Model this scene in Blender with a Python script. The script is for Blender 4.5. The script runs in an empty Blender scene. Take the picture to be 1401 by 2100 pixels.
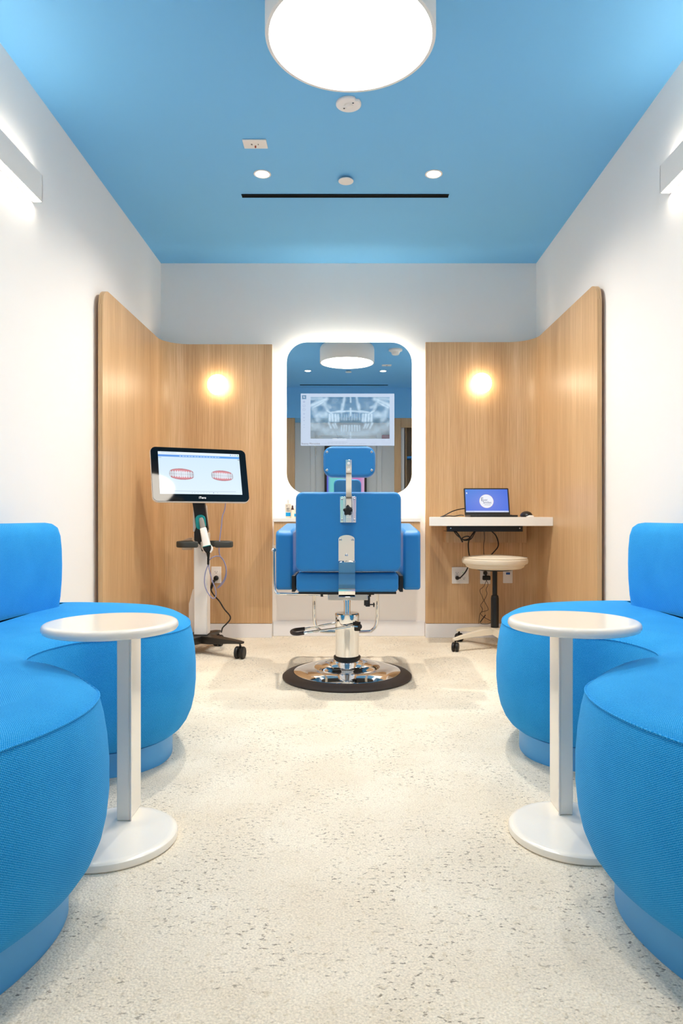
import bpy, math, random
import numpy as np
from mathutils import Vector, Matrix, Euler
random.seed(3)
PI = math.pi
S = bpy.context.scene
COL = S.collection

# ---------------------------------------------------------------- camera
F = 1400.0; CX = 717.0; CY = 1057.0; H = 0.8
cam = bpy.data.objects.new('camera', bpy.data.cameras.new('camera'))
COL.objects.link(cam)
cam.location = (0, 0, H); cam.rotation_euler = (PI / 2, 0, 0)
cam.data.sensor_fit = 'AUTO'; cam.data.sensor_width = 36.0
cam.data.lens = F / 2100 * 36
cam.data.shift_x = -(CX - 700.5) / 2100
cam.data.shift_y = (CY - 1050) / 2100
cam.data.clip_start = 0.02
S.camera = cam
# ---------------------------------------------------------------- world, exposure, light powers
w = bpy.data.worlds.new('world'); S.world = w; w.use_nodes = True
w.node_tree.nodes['Background'].inputs[0].default_value = (0.8, 0.88, 1, 1)
w.node_tree.nodes['Background'].inputs[1].default_value = 0.3
S.view_settings.view_transform = 'Standard'
S.view_settings.look = 'None'
S.view_settings.exposure = 0.68
S.view_settings.gamma = 1.0
S.view_settings.use_curve_mapping = False
S.cycles.use_denoising = True
S.cycles.max_bounces = 12
S.cycles.diffuse_bounces = 8
S.cycles.glossy_bounces = 6
S.cycles.sample_clamp_indirect = 8
DRUM, SCONCE, DOWN_W, DOWN_LENS, GLOBE, STRIP = 17.0, 11.5, 26.0, 12.0, 9.0, 34.0
DOWN_FRONT = 82.0

def P(px, py, Y):
    return Vector(((px - CX) * Y / F, Y, H - (py - CY) * Y / F))
def cz(y): return 2.473 + 0.01 * (4.53 - y)
XL, XR, YB = -1.252, 1.239, 4.53

def lin(r, g, b):
    f = lambda c: (c / 255 / 12.92) if c <= 10 else ((c / 255 + .055) / 1.055) ** 2.4
    return (f(r), f(g), f(b), 1)

# ---------------------------------------------------------------- materials
def mat(name, col, rough=0.5, metal=0.0, spec=0.5, coat=0.0, emit=None, es=0.0, noise=0.0, nscale=20, bump=0.0, bscale=200):
    m = bpy.data.materials.new(name); m.use_nodes = True
    nt = m.node_tree; b = nt.nodes['Principled BSDF']
    b.inputs['Base Color'].default_value = col
    b.inputs['Roughness'].default_value = rough
    b.inputs['Metallic'].default_value = metal
    b.inputs['Specular IOR Level'].default_value = spec
    b.inputs['Coat Weight'].default_value = coat
    if emit:
        b.inputs['Emission Color'].default_value = emit
        b.inputs['Emission Strength'].default_value = es
    tc = nt.nodes.new('ShaderNodeTexCoord')
    if noise > 0:
        n = nt.nodes.new('ShaderNodeTexNoise'); n.inputs['Scale'].default_value = nscale; n.inputs['Detail'].default_value = 4
        nt.links.new(tc.outputs['Object'], n.inputs['Vector'])
        mr = nt.nodes.new('ShaderNodeMapRange')
        mr.inputs['To Min'].default_value = 1 - noise; mr.inputs['To Max'].default_value = 1 + noise
        nt.links.new(n.outputs['Fac'], mr.inputs['Value'])
        mx = nt.nodes.new('ShaderNodeVectorMath'); mx.operation = 'SCALE'
        mx.inputs[0].default_value = col[:3]
        nt.links.new(mr.outputs['Result'], mx.inputs['Scale'])
        nt.links.new(mx.outputs['Vector'], b.inputs['Base Color'])
    if bump > 0:
        n2 = nt.nodes.new('ShaderNodeTexNoise'); n2.inputs['Scale'].default_value = bscale
        nt.links.new(tc.outputs['Object'], n2.inputs['Vector'])
        bp = nt.nodes.new('ShaderNodeBump'); bp.inputs['Strength'].default_value = bump; bp.inputs['Distance'].default_value = 0.002
        nt.links.new(n2.outputs['Fac'], bp.inputs['Height'])
        nt.links.new(bp.outputs['Normal'], b.inputs['Normal'])
    return m

def emitter(name, col, s):
    m = bpy.data.materials.new(name); m.use_nodes = True
    nt = m.node_tree; nt.nodes.clear()
    o = nt.nodes.new('ShaderNodeOutputMaterial'); e = nt.nodes.new('ShaderNodeEmission')
    e.inputs[0].default_value = col; e.inputs[1].default_value = s
    nt.links.new(e.outputs[0], o.inputs[0])
    return m

M = {}
M['wall'] = mat('wall_paint', lin(246, 241, 235), 0.75, noise=.012, nscale=3, bump=.08, bscale=300)
M['ceiling'] = mat('ceiling_paint', lin(118, 189, 236), 0.7, noise=.015, nscale=2)
M['base'] = mat('baseboard_paint', lin(238, 236, 236), 0.5, noise=.01)
M['white'] = mat('white_powder_coat', lin(251, 243, 229), 0.22, coat=.3, noise=.01)
M['desk'] = mat('white_laminate', lin(243, 238, 230), 0.35, noise=.01)
M['plastic'] = mat('white_plastic', lin(238, 233, 228), 0.4, noise=.01)
M['fixture'] = mat('fixture_white', lin(236, 230, 222), 0.5, noise=.01)
M['black'] = mat('black_plastic', lin(15, 15, 16), 0.4, noise=.05)
M['cord'] = mat('black_cord', lin(13, 12, 12), 0.5, noise=.05)
M['slot'] = mat('slot_black', lin(5, 6, 9), .7, spec=.1, noise=.02)
M['rubber'] = mat('dark_rubber', lin(56, 46, 42), 0.55, noise=.08, nscale=60)
M['grip'] = mat('grip_grey', lin(58, 60, 56), 0.5, noise=.05)
M['darkmetal'] = mat('dark_metal', lin(60, 58, 56), 0.4, metal=.6, noise=.05)
M['lav'] = mat('lavender_cable', lin(142, 142, 178), 0.45, noise=.03)
M['teal'] = mat('teal_plastic', lin(0, 158, 160), 0.35, noise=.03)
M['grey'] = mat('grey_plastic', lin(150, 145, 138), 0.35, noise=.03)
M['beige'] = mat('beige_plastic', lin(196, 182, 164), 0.5, noise=.03)
M['cart'] = mat('cart_white', lin(243, 238, 232), 0.4, noise=.01)
M['chrome'] = mat('chrome', (0.82, 0.82, 0.82, 1), 0.06, metal=1, noise=.02)
M['steel'] = mat('steel', (0.6, 0.6, 0.6, 1), 0.25, metal=1, noise=.05)
M['vinyl'] = mat('blue_vinyl', lin(34, 124, 188), 0.42, spec=.45, bump=.15, bscale=500, noise=.03)
M['vinyl_seam'] = mat('blue_vinyl_seam', lin(28, 104, 165), 0.45, noise=.03)
M['stoolvinyl'] = mat('cream_vinyl', lin(226, 212, 190), 0.45, noise=.02, nscale=8, bump=.15, bscale=60)
M['stoolbase'] = mat('cream_base', lin(226, 214, 192), 0.4, noise=.02)
M['mirror'] = mat('mirror_glass', (0.86, 0.88, 0.88, 1), 0.0, metal=1)
M['glassedge'] = mat('mirror_edge', lin(200, 205, 205), 0.3, metal=.5, noise=.02)
M['plinth'] = mat('plinth_blue', lin(84, 170, 228), 0.4, noise=.02)
M['red'] = mat('alarm_red', lin(165, 18, 26), 0.4, noise=.03)
M['door'] = mat('door_paint', lin(225, 226, 224), 0.5, noise=.01)
M['bglass'] = mat('screen_glass', lin(6, 12, 18), 0.04, spec=.3, noise=.02)
M['bluebox'] = mat('blue_label', lin(0, 160, 222), 0.5, noise=.02)
M['brown'] = mat('brown_cap', lin(62, 26, 24), 0.4, noise=.05)
M['bottle'] = mat('bottle_cream', lin(240, 226, 205), 0.5, noise=.02)
M['redled'] = mat('red_button', lin(150, 25, 18), 0.4, noise=.02)
M['ink'] = mat('print_grey', lin(120, 112, 104), 0.7, noise=.02)
M['drum'] = emitter('drum_diffuser', (1, .92, .80, 1), DRUM)
M['sconce'] = emitter('sconce_lens', (1, .93, .82, 1), SCONCE)
M['lens'] = emitter('downlight_lens', (1, .95, .88, 1), DOWN_LENS)
M['globe'] = emitter('globe_glass', (1, .82, .60, 1), GLOBE)
M['strip'] = emitter('led_strip', (1, .93, .80, 1), STRIP)
M['logo'] = emitter('logo_light', (1, 1, 1, 1), 1.0)
M['gled'] = emitter('green_led', (.2, .8, .15, 1), 1.0)

def wood(name, tone=1.0):
    m = bpy.data.materials.new(name); m.use_nodes = True
    nt = m.node_tree; b = nt.nodes['Principled BSDF']; N = nt.nodes.new; L = nt.links.new
    uv = N('ShaderNodeUVMap')
    def noise(sx, sy, sc, det, dist=0):
        mp = N('ShaderNodeMapping'); mp.inputs['Scale'].default_value = (sx, sy, 1)
        n = N('ShaderNodeTexNoise'); n.inputs['Scale'].default_value = sc; n.inputs['Detail'].default_value = det
        n.inputs['Distortion'].default_value = dist
        L(uv.outputs[0], mp.inputs['Vector']); L(mp.outputs[0], n.inputs['Vector']); return n
    fine = noise(230, 2.5, 1.0, 5, .2)
    vfine = noise(620, 9.0, 1.0, 3)
    wide = noise(9, .25, 1.0, 2)
    a = N('ShaderNodeMath'); a.operation = 'MULTIPLY'; a.inputs[1].default_value = .5; L(fine.outputs['Fac'], a.inputs[0])
    c = N('ShaderNodeMath'); c.operation = 'MULTIPLY_ADD'; c.inputs[1].default_value = .25; L(vfine.outputs['Fac'], c.inputs[0]); L(a.outputs[0], c.inputs[2])
    d = N('ShaderNodeMath'); d.operation = 'MULTIPLY_ADD'; d.inputs[1].default_value = .3; L(wide.outputs['Fac'], d.inputs[0]); L(c.outputs[0], d.inputs[2])
    r = N('ShaderNodeValToRGB'); L(d.outputs[0], r.inputs[0])
    t = lambda *k: tuple(v * tone for v in lin(*k)[:3]) + (1,)
    e = r.color_ramp.elements
    e[0].position = .36; e[0].color = t(182, 141, 99)
    e[1].position = .70; e[1].color = t(228, 194, 152)
    x = e.new(.47); x.color = t(199, 159, 114)
    x = e.new(.57); x.color = t(211, 173, 128)
    L(r.outputs[0], b.inputs['Base Color'])
    b.inputs['Roughness'].default_value = .36
    b.inputs['Specular IOR Level'].default_value = .45
    bp = N('ShaderNodeBump'); bp.inputs['Strength'].default_value = .12; bp.inputs['Distance'].default_value = .001
    L(c.outputs[0], bp.inputs['Height']); L(bp.outputs[0], b.inputs['Normal'])
    return m
M['wood'] = wood('oak_veneer'); M['wood2'] = wood('oak_rear', .8)
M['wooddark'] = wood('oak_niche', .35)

def fabric():
    m = bpy.data.materials.new('blue_woven_fabric'); m.use_nodes = True
    nt = m.node_tree; b = nt.nodes['Principled BSDF']; N = nt.nodes.new; L = nt.links.new
    uv = N('ShaderNodeUVMap')
    def wave(rot, sc):
        mp = N('ShaderNodeMapping'); mp.inputs['Rotation'].default_value = (0, 0, rot)
        wv = N('ShaderNodeTexWave'); wv.inputs['Scale'].default_value = sc; wv.inputs['Distortion'].default_value = 1.2
        wv.inputs['Detail'].default_value = 1; wv.inputs['Detail Scale'].default_value = 2.0
        L(uv.outputs[0], mp.inputs['Vector']); L(mp.outputs[0], wv.inputs['Vector']); return wv
    w1 = wave(math.radians(58), 95); w2 = wave(math.radians(-32), 95)
    mul = N('ShaderNodeMath'); mul.operation = 'MULTIPLY'
    L(w1.outputs['Fac'], mul.inputs[0]); L(w2.outputs['Fac'], mul.inputs[1])
    n = N('ShaderNodeTexNoise'); n.inputs['Scale'].default_value = 300; n.inputs['Detail'].default_value = 2
    L(uv.outputs[0], n.inputs['Vector'])
    n3 = N('ShaderNodeTexNoise'); n3.inputs['Scale'].default_value = 9; n3.inputs['Detail'].default_value = 3
    L(uv.outputs[0], n3.inputs['Vector'])
    s = N('ShaderNodeMath'); s.operation = 'MULTIPLY_ADD'; s.inputs[1].default_value = .55; L(n.outputs['Fac'], s.inputs[0]); L(mul.outputs[0], s.inputs[2])
    s2 = N('ShaderNodeMath'); s2.operation = 'MULTIPLY_ADD'; s2.inputs[1].default_value = .3; L(n3.outputs['Fac'], s2.inputs[0]); L(s.outputs[0], s2.inputs[2])
    r = N('ShaderNodeValToRGB'); L(s2.outputs[0], r.inputs[0])
    e = r.color_ramp.elements
    e[0].position = .25; e[0].color = lin(0, 124, 204)
    e[1].position = 1.1; e[1].color = lin(84, 184, 240)
    x = e.new(.65); x.color = lin(24, 158, 230)
    L(r.outputs[0], b.inputs['Base Color'])
    b.inputs['Roughness'].default_value = .85
    b.inputs['Specular IOR Level'].default_value = .2
    b.inputs['Sheen Weight'].default_value = .25
    b.inputs['Sheen Roughness'].default_value = .4
    b.inputs['Sheen Tint'].default_value = lin(120, 190, 240)
    bp = N('ShaderNodeBump'); bp.inputs['Strength'].default_value = .5; bp.inputs['Distance'].default_value = .0012
    L(s.outputs[0], bp.inputs['Height']); L(bp.outputs[0], b.inputs['Normal'])
    return m
M['fabric'] = fabric()

def carpet():
    m = bpy.data.materials.new('speckled_carpet'); m.use_nodes = True
    nt = m.node_tree; b = nt.nodes['Principled BSDF']; N = nt.nodes.new; L = nt.links.new
    tc = N('ShaderNodeTexCoord')
    def noise(sx, sy, sc, det, off=0):
        mp = N('ShaderNodeMapping'); mp.inputs['Scale'].default_value = (sx, sy, 1); mp.inputs['Location'].default_value = (off, off, 0)
        n = N('ShaderNodeTexNoise'); n.inputs['Scale'].default_value = sc; n.inputs['Detail'].default_value = det; n.inputs['Roughness'].default_value = .6
        L(tc.outputs['Object'], mp.inputs['Vector']); L(mp.outputs[0], n.inputs['Vector']); return n
    def ramp(src, p0, p1, c0=(0, 0, 0, 1), c1=(1, 1, 1, 1)):
        r = N('ShaderNodeValToRGB'); r.color_ramp.elements[0].position = p0; r.color_ramp.elements[1].position = p1
        r.color_ramp.elements[0].color = c0; r.color_ramp.elements[1].color = c1
        L(src, r.inputs[0]); return r
    big = noise(1, 1, 4, 3)
    base = ramp(big.outputs['Fac'], .35, .65, lin(231, 219, 198), lin(240, 230, 211))
    f1 = ramp(noise(70, 120, 1, 3, 3).outputs['Fac'], .583, .645)      # grey dashes
    area = ramp(noise(5, 5, 1, 2, 9).outputs['Fac'], .40, .58)
    f2 = ramp(noise(60, 60, 1, 2, 17).outputs['Fac'], .60, .68)      # beige blotches
    f3 = ramp(noise(220, 240, 1, 2, 5).outputs['Fac'], .35, .65, (.80, .80, .80, 1), (1.12, 1.12, 1.12, 1))
    mm = N('ShaderNodeMath'); mm.operation = 'MULTIPLY'; L(f1.outputs[0], mm.inputs[0]); L(area.outputs[0], mm.inputs[1])
    mk = N('ShaderNodeMath'); mk.operation = 'MULTIPLY'; mk.inputs[1].default_value = .80; L(mm.outputs[0], mk.inputs[0])
    x1 = N('ShaderNodeMix'); x1.data_type = 'RGBA'; x1.inputs['B'].default_value = lin(214, 200, 174)
    k = N('ShaderNodeMath'); k.operation = 'MULTIPLY'; k.inputs[1].default_value = .6; L(f2.outputs[0], k.inputs[0])
    L(k.outputs[0], x1.inputs['Factor']); L(base.outputs[0], x1.inputs['A'])
    x2 = N('ShaderNodeMix'); x2.data_type = 'RGBA'; x2.inputs['B'].default_value = lin(122, 112, 98)
    L(mk.outputs[0], x2.inputs['Factor']); L(x1.outputs['Result'], x2.inputs['A'])
    x3 = N('ShaderNodeMix'); x3.data_type = 'RGBA'; x3.blend_type = 'MULTIPLY'; x3.inputs['Factor'].default_value = .8
    L(x2.outputs['Result'], x3.inputs['A']); L(f3.outputs[0], x3.inputs['B'])
    L(x3.outputs['Result'], b.inputs['Base Color'])
    b.inputs['Roughness'].default_value = .95; b.inputs['Specular IOR Level'].default_value = .1
    v = N('ShaderNodeTexVoronoi'); v.inputs['Scale'].default_value = 190; L(tc.outputs['Object'], v.inputs['Vector'])
    bp = N('ShaderNodeBump'); bp.inputs['Strength'].default_value = .55; bp.inputs['Distance'].default_value = .003; bp.invert = True
    L(v.outputs['Distance'], bp.inputs['Height']); L(bp.outputs[0], b.inputs['Normal'])
    return m
M['carpet'] = carpet()

def attr_emit(name, s=1.0, glossy=True, transp=False):
    m = bpy.data.materials.new(name); m.use_nodes = True
    nt = m.node_tree; nt.nodes.clear(); N = nt.nodes.new; L = nt.links.new
    o = N('ShaderNodeOutputMaterial'); a = N('ShaderNodeAttribute'); a.attribute_name = 'Col'
    if transp:
        e = N('ShaderNodeEmission'); e.inputs[1].default_value = s; L(a.outputs['Color'], e.inputs[0])
        t = N('ShaderNodeBsdfTransparent')
        mx = N('ShaderNodeMixShader')
        L(a.outputs['Alpha'], mx.inputs[0]); L(t.outputs[0], mx.inputs[1]); L(e.outputs[0], mx.inputs[2])
        L(mx.outputs[0], o.inputs[0])
    else:
        b = N('ShaderNodeBsdfPrincipled'); b.inputs['Base Color'].default_value = (.01, .01, .012, 1)
        b.inputs['Roughness'].default_value = .04 if glossy else .3
        b.inputs['Specular IOR Level'].default_value = .28
        b.inputs['Emission Strength'].default_value = s
        L(a.outputs['Color'], b.inputs['Emission Color']); L(b.outputs[0], o.inputs[0])
    return m
M['display'] = attr_emit('display_pixels', .68)
M['laptopdisplay'] = attr_emit('laptop_pixels', .6, False)
M['kioskdisplay'] = attr_emit('kiosk_pixels', .55, False)
M['halfmirror'] = attr_emit('see_through_pixels', .6, transp=True)

# ---------------------------------------------------------------- geometry kit
def rrect(wd, hg, r, n=8):
    r = max(min(r, wd / 2 - 1e-5, hg / 2 - 1e-5), 1e-5)
    out = []
    for cx, cy, a0 in ((wd/2-r, hg/2-r, 0), (-wd/2+r, hg/2-r, 90), (-wd/2+r, -hg/2+r, 180), (wd/2-r, -hg/2+r, 270)):
        for i in range(n + 1):
            a = math.radians(a0 + 90 * i / n)
            out.append((cx + r * math.cos(a), cy + r * math.sin(a)))
    return out

def smooth(pts, k=6, closed=False):
    pts = [Vector(p) for p in pts]; n = len(pts); out = []
    rng = range(n) if closed else range(n - 1)
    for i in rng:
        if closed: p0, p1, p2, p3 = pts[i-1], pts[i], pts[(i+1) % n], pts[(i+2) % n]
        else:
            p1, p2 = pts[i], pts[i+1]
            p0 = pts[i-1] if i > 0 else p1 * 2 - p2
            p3 = pts[i+2] if i + 2 < n else p2 * 2 - p1
        for j in range(k):
            t = j / k; t2 = t*t; t3 = t2*t
            out.append(.5 * ((2*p1) + (p2 - p0)*t + (2*p0 - 5*p1 + 4*p2 - p3)*t2 + (3*p1 - p0 - 3*p2 + p3)*t3))
    if not closed: out.append(pts[-1])
    return out

class G:
    def __init__(s): s.v = []; s.f = []; s.uv = []
    def add(s, vs, fs, uvs=None, mtx=None):
        o = len(s.v)
        vs = [Vector(v) for v in vs]
        if mtx is not None: vs = [mtx @ v for v in vs]
        s.v += vs
        for k, f in enumerate(fs):
            s.f.append([o + i for i in f])
            s.uv.append(uvs[k] if uvs else [(vs[i].x + vs[i].y, vs[i].z) for i in f])
        return s
    def box(s, x0, x1, y0, y1, z0, z1, mtx=None):
        vs = [(x, y, z) for z in (z0, z1) for y in (y0, y1) for x in (x0, x1)]
        return s.add(vs, [(0,2,3,1), (4,5,7,6), (0,1,5,4), (2,6,7,3), (0,4,6,2), (1,3,7,5)], mtx=mtx)
    def rings(s, rings, closed=True, cap0=True, cap1=True, mtx=None, uv=False):
        n = len(rings[0]); vs = [p for r in rings for p in r]; fs = []; uvs = [] if uv else None
        if uv:
            R = [[Vector(p) for p in r] for r in rings]
            mid = max(R, key=lambda r: sum((r[i]-r[i-1]).length for i in range(n)))
            us = [0.0]
            for i in range(n): us.append(us[-1] + (mid[(i+1) % n] - mid[i]).length)
            k0 = 0; vv = [0.0]
            for i in range(1, len(R)): vv.append(vv[-1] + max((R[i][j]-R[i-1][j]).length for j in range(0, n, max(1, n//12))))
        for i in range(len(rings) - 1):
            for j in range(n if closed else n - 1):
                j2 = (j + 1) % n
                fs.append((i*n+j, i*n+j2, (i+1)*n+j2, (i+1)*n+j))
                if uv: uvs.append([(us[j], vv[i]), (us[j+1], vv[i]), (us[j+1], vv[i+1]), (us[j], vv[i+1])])
        def capuv(idx): return [(Vector(vs[i]).x, Vector(vs[i]).y) for i in idx]
        if closed and cap0:
            f = tuple(reversed(range(n))); fs.append(f)
            if uv: uvs.append(capuv(f))
        if closed and cap1:
            f = tuple((len(rings)-1)*n + j for j in range(n)); fs.append(f)
            if uv: uvs.append(capuv(f))
        return s.add(vs, fs, uvs, mtx)
    def lathe(s, c, prof, n=40, mtx=None, cap0=True, cap1=True):
        c = Vector(c)
        rg = [[c + Vector((r*math.cos(2*PI*j/n), r*math.sin(2*PI*j/n), z)) for j in range(n)] for r, z in prof]
        return s.rings(rg, cap0=cap0, cap1=cap1, mtx=mtx)
    def cyl(s, p0, p1, r, r1=None, n=20):
        return s.tube([p0, p1], [r, r if r1 is None else r1], n)
    def tube(s, pts, r, n=10, sm=0, closed=False, flat=1.0, up=None):
        if sm: pts = smooth(pts, sm, closed)
        pts = [Vector(p) for p in pts]; m = len(pts)
        rs = r if isinstance(r, (list, tuple)) else [r] * m
        if len(rs) != m: rs = [rs[min(int(i / (m-1) * (len(rs)-1) + 1e-6), len(rs)-1)] for i in range(m)]
        rg = []; u = None
        for i, p in enumerate(pts):
            if closed: t = pts[(i+1) % m] - pts[i-1]
            else: t = pts[min(i+1, m-1)] - pts[max(i-1, 0)]
            t.normalize()
            if u is None:
                a = Vector(up) if up else (Vector((0, 0, 1)) if abs(t.z) < .9 else Vector((1, 0, 0)))
                u = a - t * a.dot(t); u.normalize()
            else:
                u = u - t * u.dot(t); u.normalize()
            v = t.cross(u)
            rg.append([p + u * rs[i]*math.cos(2*PI*j/n) + v * rs[i]*flat*math.sin(2*PI*j/n) for j in range(n)])
        if closed: rg.append(rg[0]); return s.rings(rg, cap0=False, cap1=False)
        return s.rings(rg)
    def slab(s, wd, hg, r, t, e, mtx, back=True, n=8):
        """rounded rectangle in local XZ, thickness t along local Y (front = -Y at y=0), rounded edge e"""
        rg = []; st = 4
        for i in range(st + 1):
            a = PI/2 * i / st; d = e * (1 - math.sin(a)); y = e * (1 - math.cos(a))
            rg.append([(x, y, z) for x, z in rrect(wd - 2*d, hg - 2*d, r - d, n)])
        for i in range(st + 1):
            a = PI/2 * i / st; d = e * (1 - math.cos(a)) ; y = t - e * (1 - math.sin(a))
            rg.append([(x, y, z) for x, z in rrect(wd - 2*d, hg - 2*d, r - d, n)])
        return s.rings(rg, mtx=mtx)
    def prism(s, poly, a, b, axis='y', mtx=None):
        def q(p, t):
            if axis == 'y': return (p[0], t, p[1])
            if axis == 'x': return (t, p[0], p[1])
            return (p[0], p[1], t)
        return s.rings([[q(p, a) for p in poly], [q(p, b) for p in poly]], mtx=mtx)
    def ball(s, c, r, sx=1, sy=1, sz=1, n=20, m=12, mtx=None):
        c = Vector(c)
        rg = []
        for i in range(1, m):
            a = PI * i / m
            rg.append([c + Vector((sx*r*math.sin(a)*math.cos(2*PI*j/n), sy*r*math.sin(a)*math.sin(2*PI*j/n), -sz*r*math.cos(a))) for j in range(n)])
        return s.rings(rg, mtx=mtx)

def obj(name, g, material, parent=None, bevel=0, smooth_angle=35, seg=2, sub=0):
    me = bpy.data.meshes.new(name)
    org = ORG.get(parent.name, Vector((0, 0, 0))) if parent else Vector((0, 0, 0))
    me.from_pydata([tuple(v - org) for v in g.v], [], g.f)
    uvl = me.uv_layers.new(name='UVMap')
    flat = [c for f in g.uv for uv in f for c in uv]
    if len(flat) == len(uvl.data) * 2: uvl.data.foreach_set('uv', flat)
    me.materials.append(material)
    import bmesh
    bm = bmesh.new(); bm.from_mesh(me); bmesh.ops.recalc_face_normals(bm, faces=bm.faces)
    for f in bm.faces: f.smooth = len(f.verts) < 8
    big = [f for f in bm.faces if len(f.verts) > 30]
    if big: bmesh.ops.triangulate(bm, faces=big)
    bm.to_mesh(me); bm.free()
    if smooth_angle:
        fl = [p.use_smooth for p in me.polygons]
        me.set_sharp_from_angle(angle=math.radians(smooth_angle))
        me.polygons.foreach_set('use_smooth', fl)
    else: me.polygons.foreach_set('use_smooth', [False] * len(me.polygons))
    o = bpy.data.objects.new(name, me); COL.objects.link(o)
    if parent: o.parent = parent; ORG[o.name] = org
    if bevel:
        md = o.modifiers.new('bevel', 'BEVEL'); md.width = bevel; md.segments = seg; md.limit_method = 'ANGLE'; md.angle_limit = math.radians(40)
        md.harden_normals = False
    return o
ORG = {}
def tag(o, label, cat, group=None):
    o['label'] = label; o['category'] = cat
    if group: o['group'] = group
    return o
def thing(name, label, cat, loc, group=None):
    o = bpy.data.objects.new(name, None); COL.objects.link(o); o.empty_display_size = .05
    o.location = loc; ORG[o.name] = Vector(loc)
    return tag(o, label, cat, group)
def struct(name, g, m, bevel=0, parent=None):
    o = obj(name, g, m, parent, bevel=bevel)
    o['kind'] = 'structure'
    return o
def light(kind, name, loc, power, size, parent=None, rot=(0, 0, 0), col=(1, .92, .82), spot=None, blend=.6):
    l = bpy.data.lights.new(name, kind); l.energy = power; l.color = col
    if kind == 'AREA': l.shape = 'DISK'; l.size = size
    else: l.shadow_soft_size = size
    if kind == 'SPOT': l.spot_size = math.radians(spot); l.spot_blend = blend
    o = bpy.data.objects.new(name, l); COL.objects.link(o)
    org = ORG.get(parent.name, Vector((0,0,0))) if parent else Vector((0,0,0))
    o.location = Vector(loc) - org; o.rotation_euler = rot
    if parent: o.parent = parent
    return o
def text(name, body, size, mtx, material, parent, ext=0.0003, align='CENTER'):
    cu = bpy.data.curves.new(name, 'FONT'); cu.body = body; cu.size = size; cu.extrude = ext
    cu.align_x = align; cu.align_y = 'CENTER'
    tmp = bpy.data.objects.new(name, cu); COL.objects.link(tmp)
    dg = bpy.context.evaluated_depsgraph_get()
    me = bpy.data.meshes.new_from_object(tmp.evaluated_get(dg))
    bpy.data.objects.remove(tmp)
    me.name = name; me.materials.clear(); me.materials.append(material)
    o = bpy.data.objects.new(name, me); COL.objects.link(o)
    org = ORG.get(parent.name, Vector((0,0,0)))
    me.transform(Matrix.Translation(-org) @ mtx @ Matrix.Rotation(PI/2, 4, 'X'))
    o.parent = parent; ORG[o.name] = org
    return o
def pixels(name, wd, hg, img, mtx, material, parent):
    """flat screen surface: one vertex per painted pixel. img[h][w][4], row 0 = top"""
    h, wn = img.shape[:2]
    xs = np.linspace(-wd/2, wd/2, wn); zs = np.linspace(hg/2, -hg/2, h)
    X, Z = np.meshgrid(xs, zs)
    co = np.stack([X.ravel(), np.zeros(X.size), Z.ravel()], 1)
    org = np.array(ORG.get(parent.name, Vector((0,0,0))))
    R = np.array(mtx.to_3x3()); T = np.array(mtx.to_translation())
    co = co @ R.T + T - org
    me = bpy.data.meshes.new(name)
    i = np.arange((h-1)*(wn-1)); r = i // (wn-1); c = i % (wn-1); a = r*wn + c
    fs = np.stack([a, a+wn, a+wn+1, a+1], 1)
    me.vertices.add(len(co)); me.vertices.foreach_set('co', co.ravel())
    me.loops.add(fs.size); me.loops.foreach_set('vertex_index', fs.ravel())
    me.polygons.add(len(fs)); me.polygons.foreach_set('loop_start', np.arange(len(fs))*4)
    me.update(calc_edges=True)
    at = me.color_attributes.new('Col', 'FLOAT_COLOR', 'POINT')
    at.data.foreach_set('color', img.reshape(-1).astype(np.float32))
    me.materials.append(material)
    o = bpy.data.objects.new(name, me); COL.objects.link(o); o.parent = parent
    return o
def tolin(a): return np.where(a <= .04045, a/12.92, ((a+.055)/1.055)**2.4)
def T(x, y, z): return Matrix.Translation((x, y, z))

# ================================================================ STRUCTURE
YF = -0.25; YA = -0.73; YLN = 4.46
floor = struct('floor', G().box(-1.45, 1.45, -.85, YB + .1, -.05, 0), M['carpet'])
g = G(); g.prism([(-1.45, YF - .12), (1.45, YF - .12), (1.45, YB + .1), (-1.45, YB + .1)], 0, .08, 'z')
for i, v in enumerate(g.v): v.z += cz(v.y)
struct('ceiling', g, M['ceiling'])
struct('wall_left', G().box(XL - .1, XL, YF - .1, YB + .1, 0, 2.46), M['wall'])
struct('wall_right', G().box(XR, XR + .1, YF - .1, YB + .1, 0, 2.46), M['wall'])
for nm, x0, x1 in (('trim_1', XL - .1, XL), ('trim_2', XR, XR + .1)):   # wall strip up to the sloping ceiling
    g = G().box(x0, x1, YF - .1, YB + .1, 2.46, 2.47)
    for v in g.v:
        if v.z > 2.465: v.z = cz(v.y) + .001
    struct(nm, g, M['wall'])
struct('wall_back', G().box(XL, XR, YB, YB + .1, 0, cz(YB) + .002), M['wall'])
struct('wall_rear', G().box(XL, XR, YF - .06, YF, 2.113, cz(YF)), M['ceiling'])
struct('ceiling_alcove', G().box(-.8, .8, YA, YF - .06, 2.113, 2.17), M['ceiling'])
struct('wall_alcove', G().box(-.8, .8, YA - .08, YA, 0, 2.17), M['door'])
struct('wall_alcove_left', G().box(-.80, -.74, YA, YF - .06, 0, 2.113), M['door'])
struct('wall_alcove_right', G().box(.72, .80, YA, YF - .06, 0, 2.113), M['door'])
struct('trim_3', G().box(XL, -.68, YF - .06, YF, 0, 2.113), M['wood2'], bevel=.01)
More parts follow.
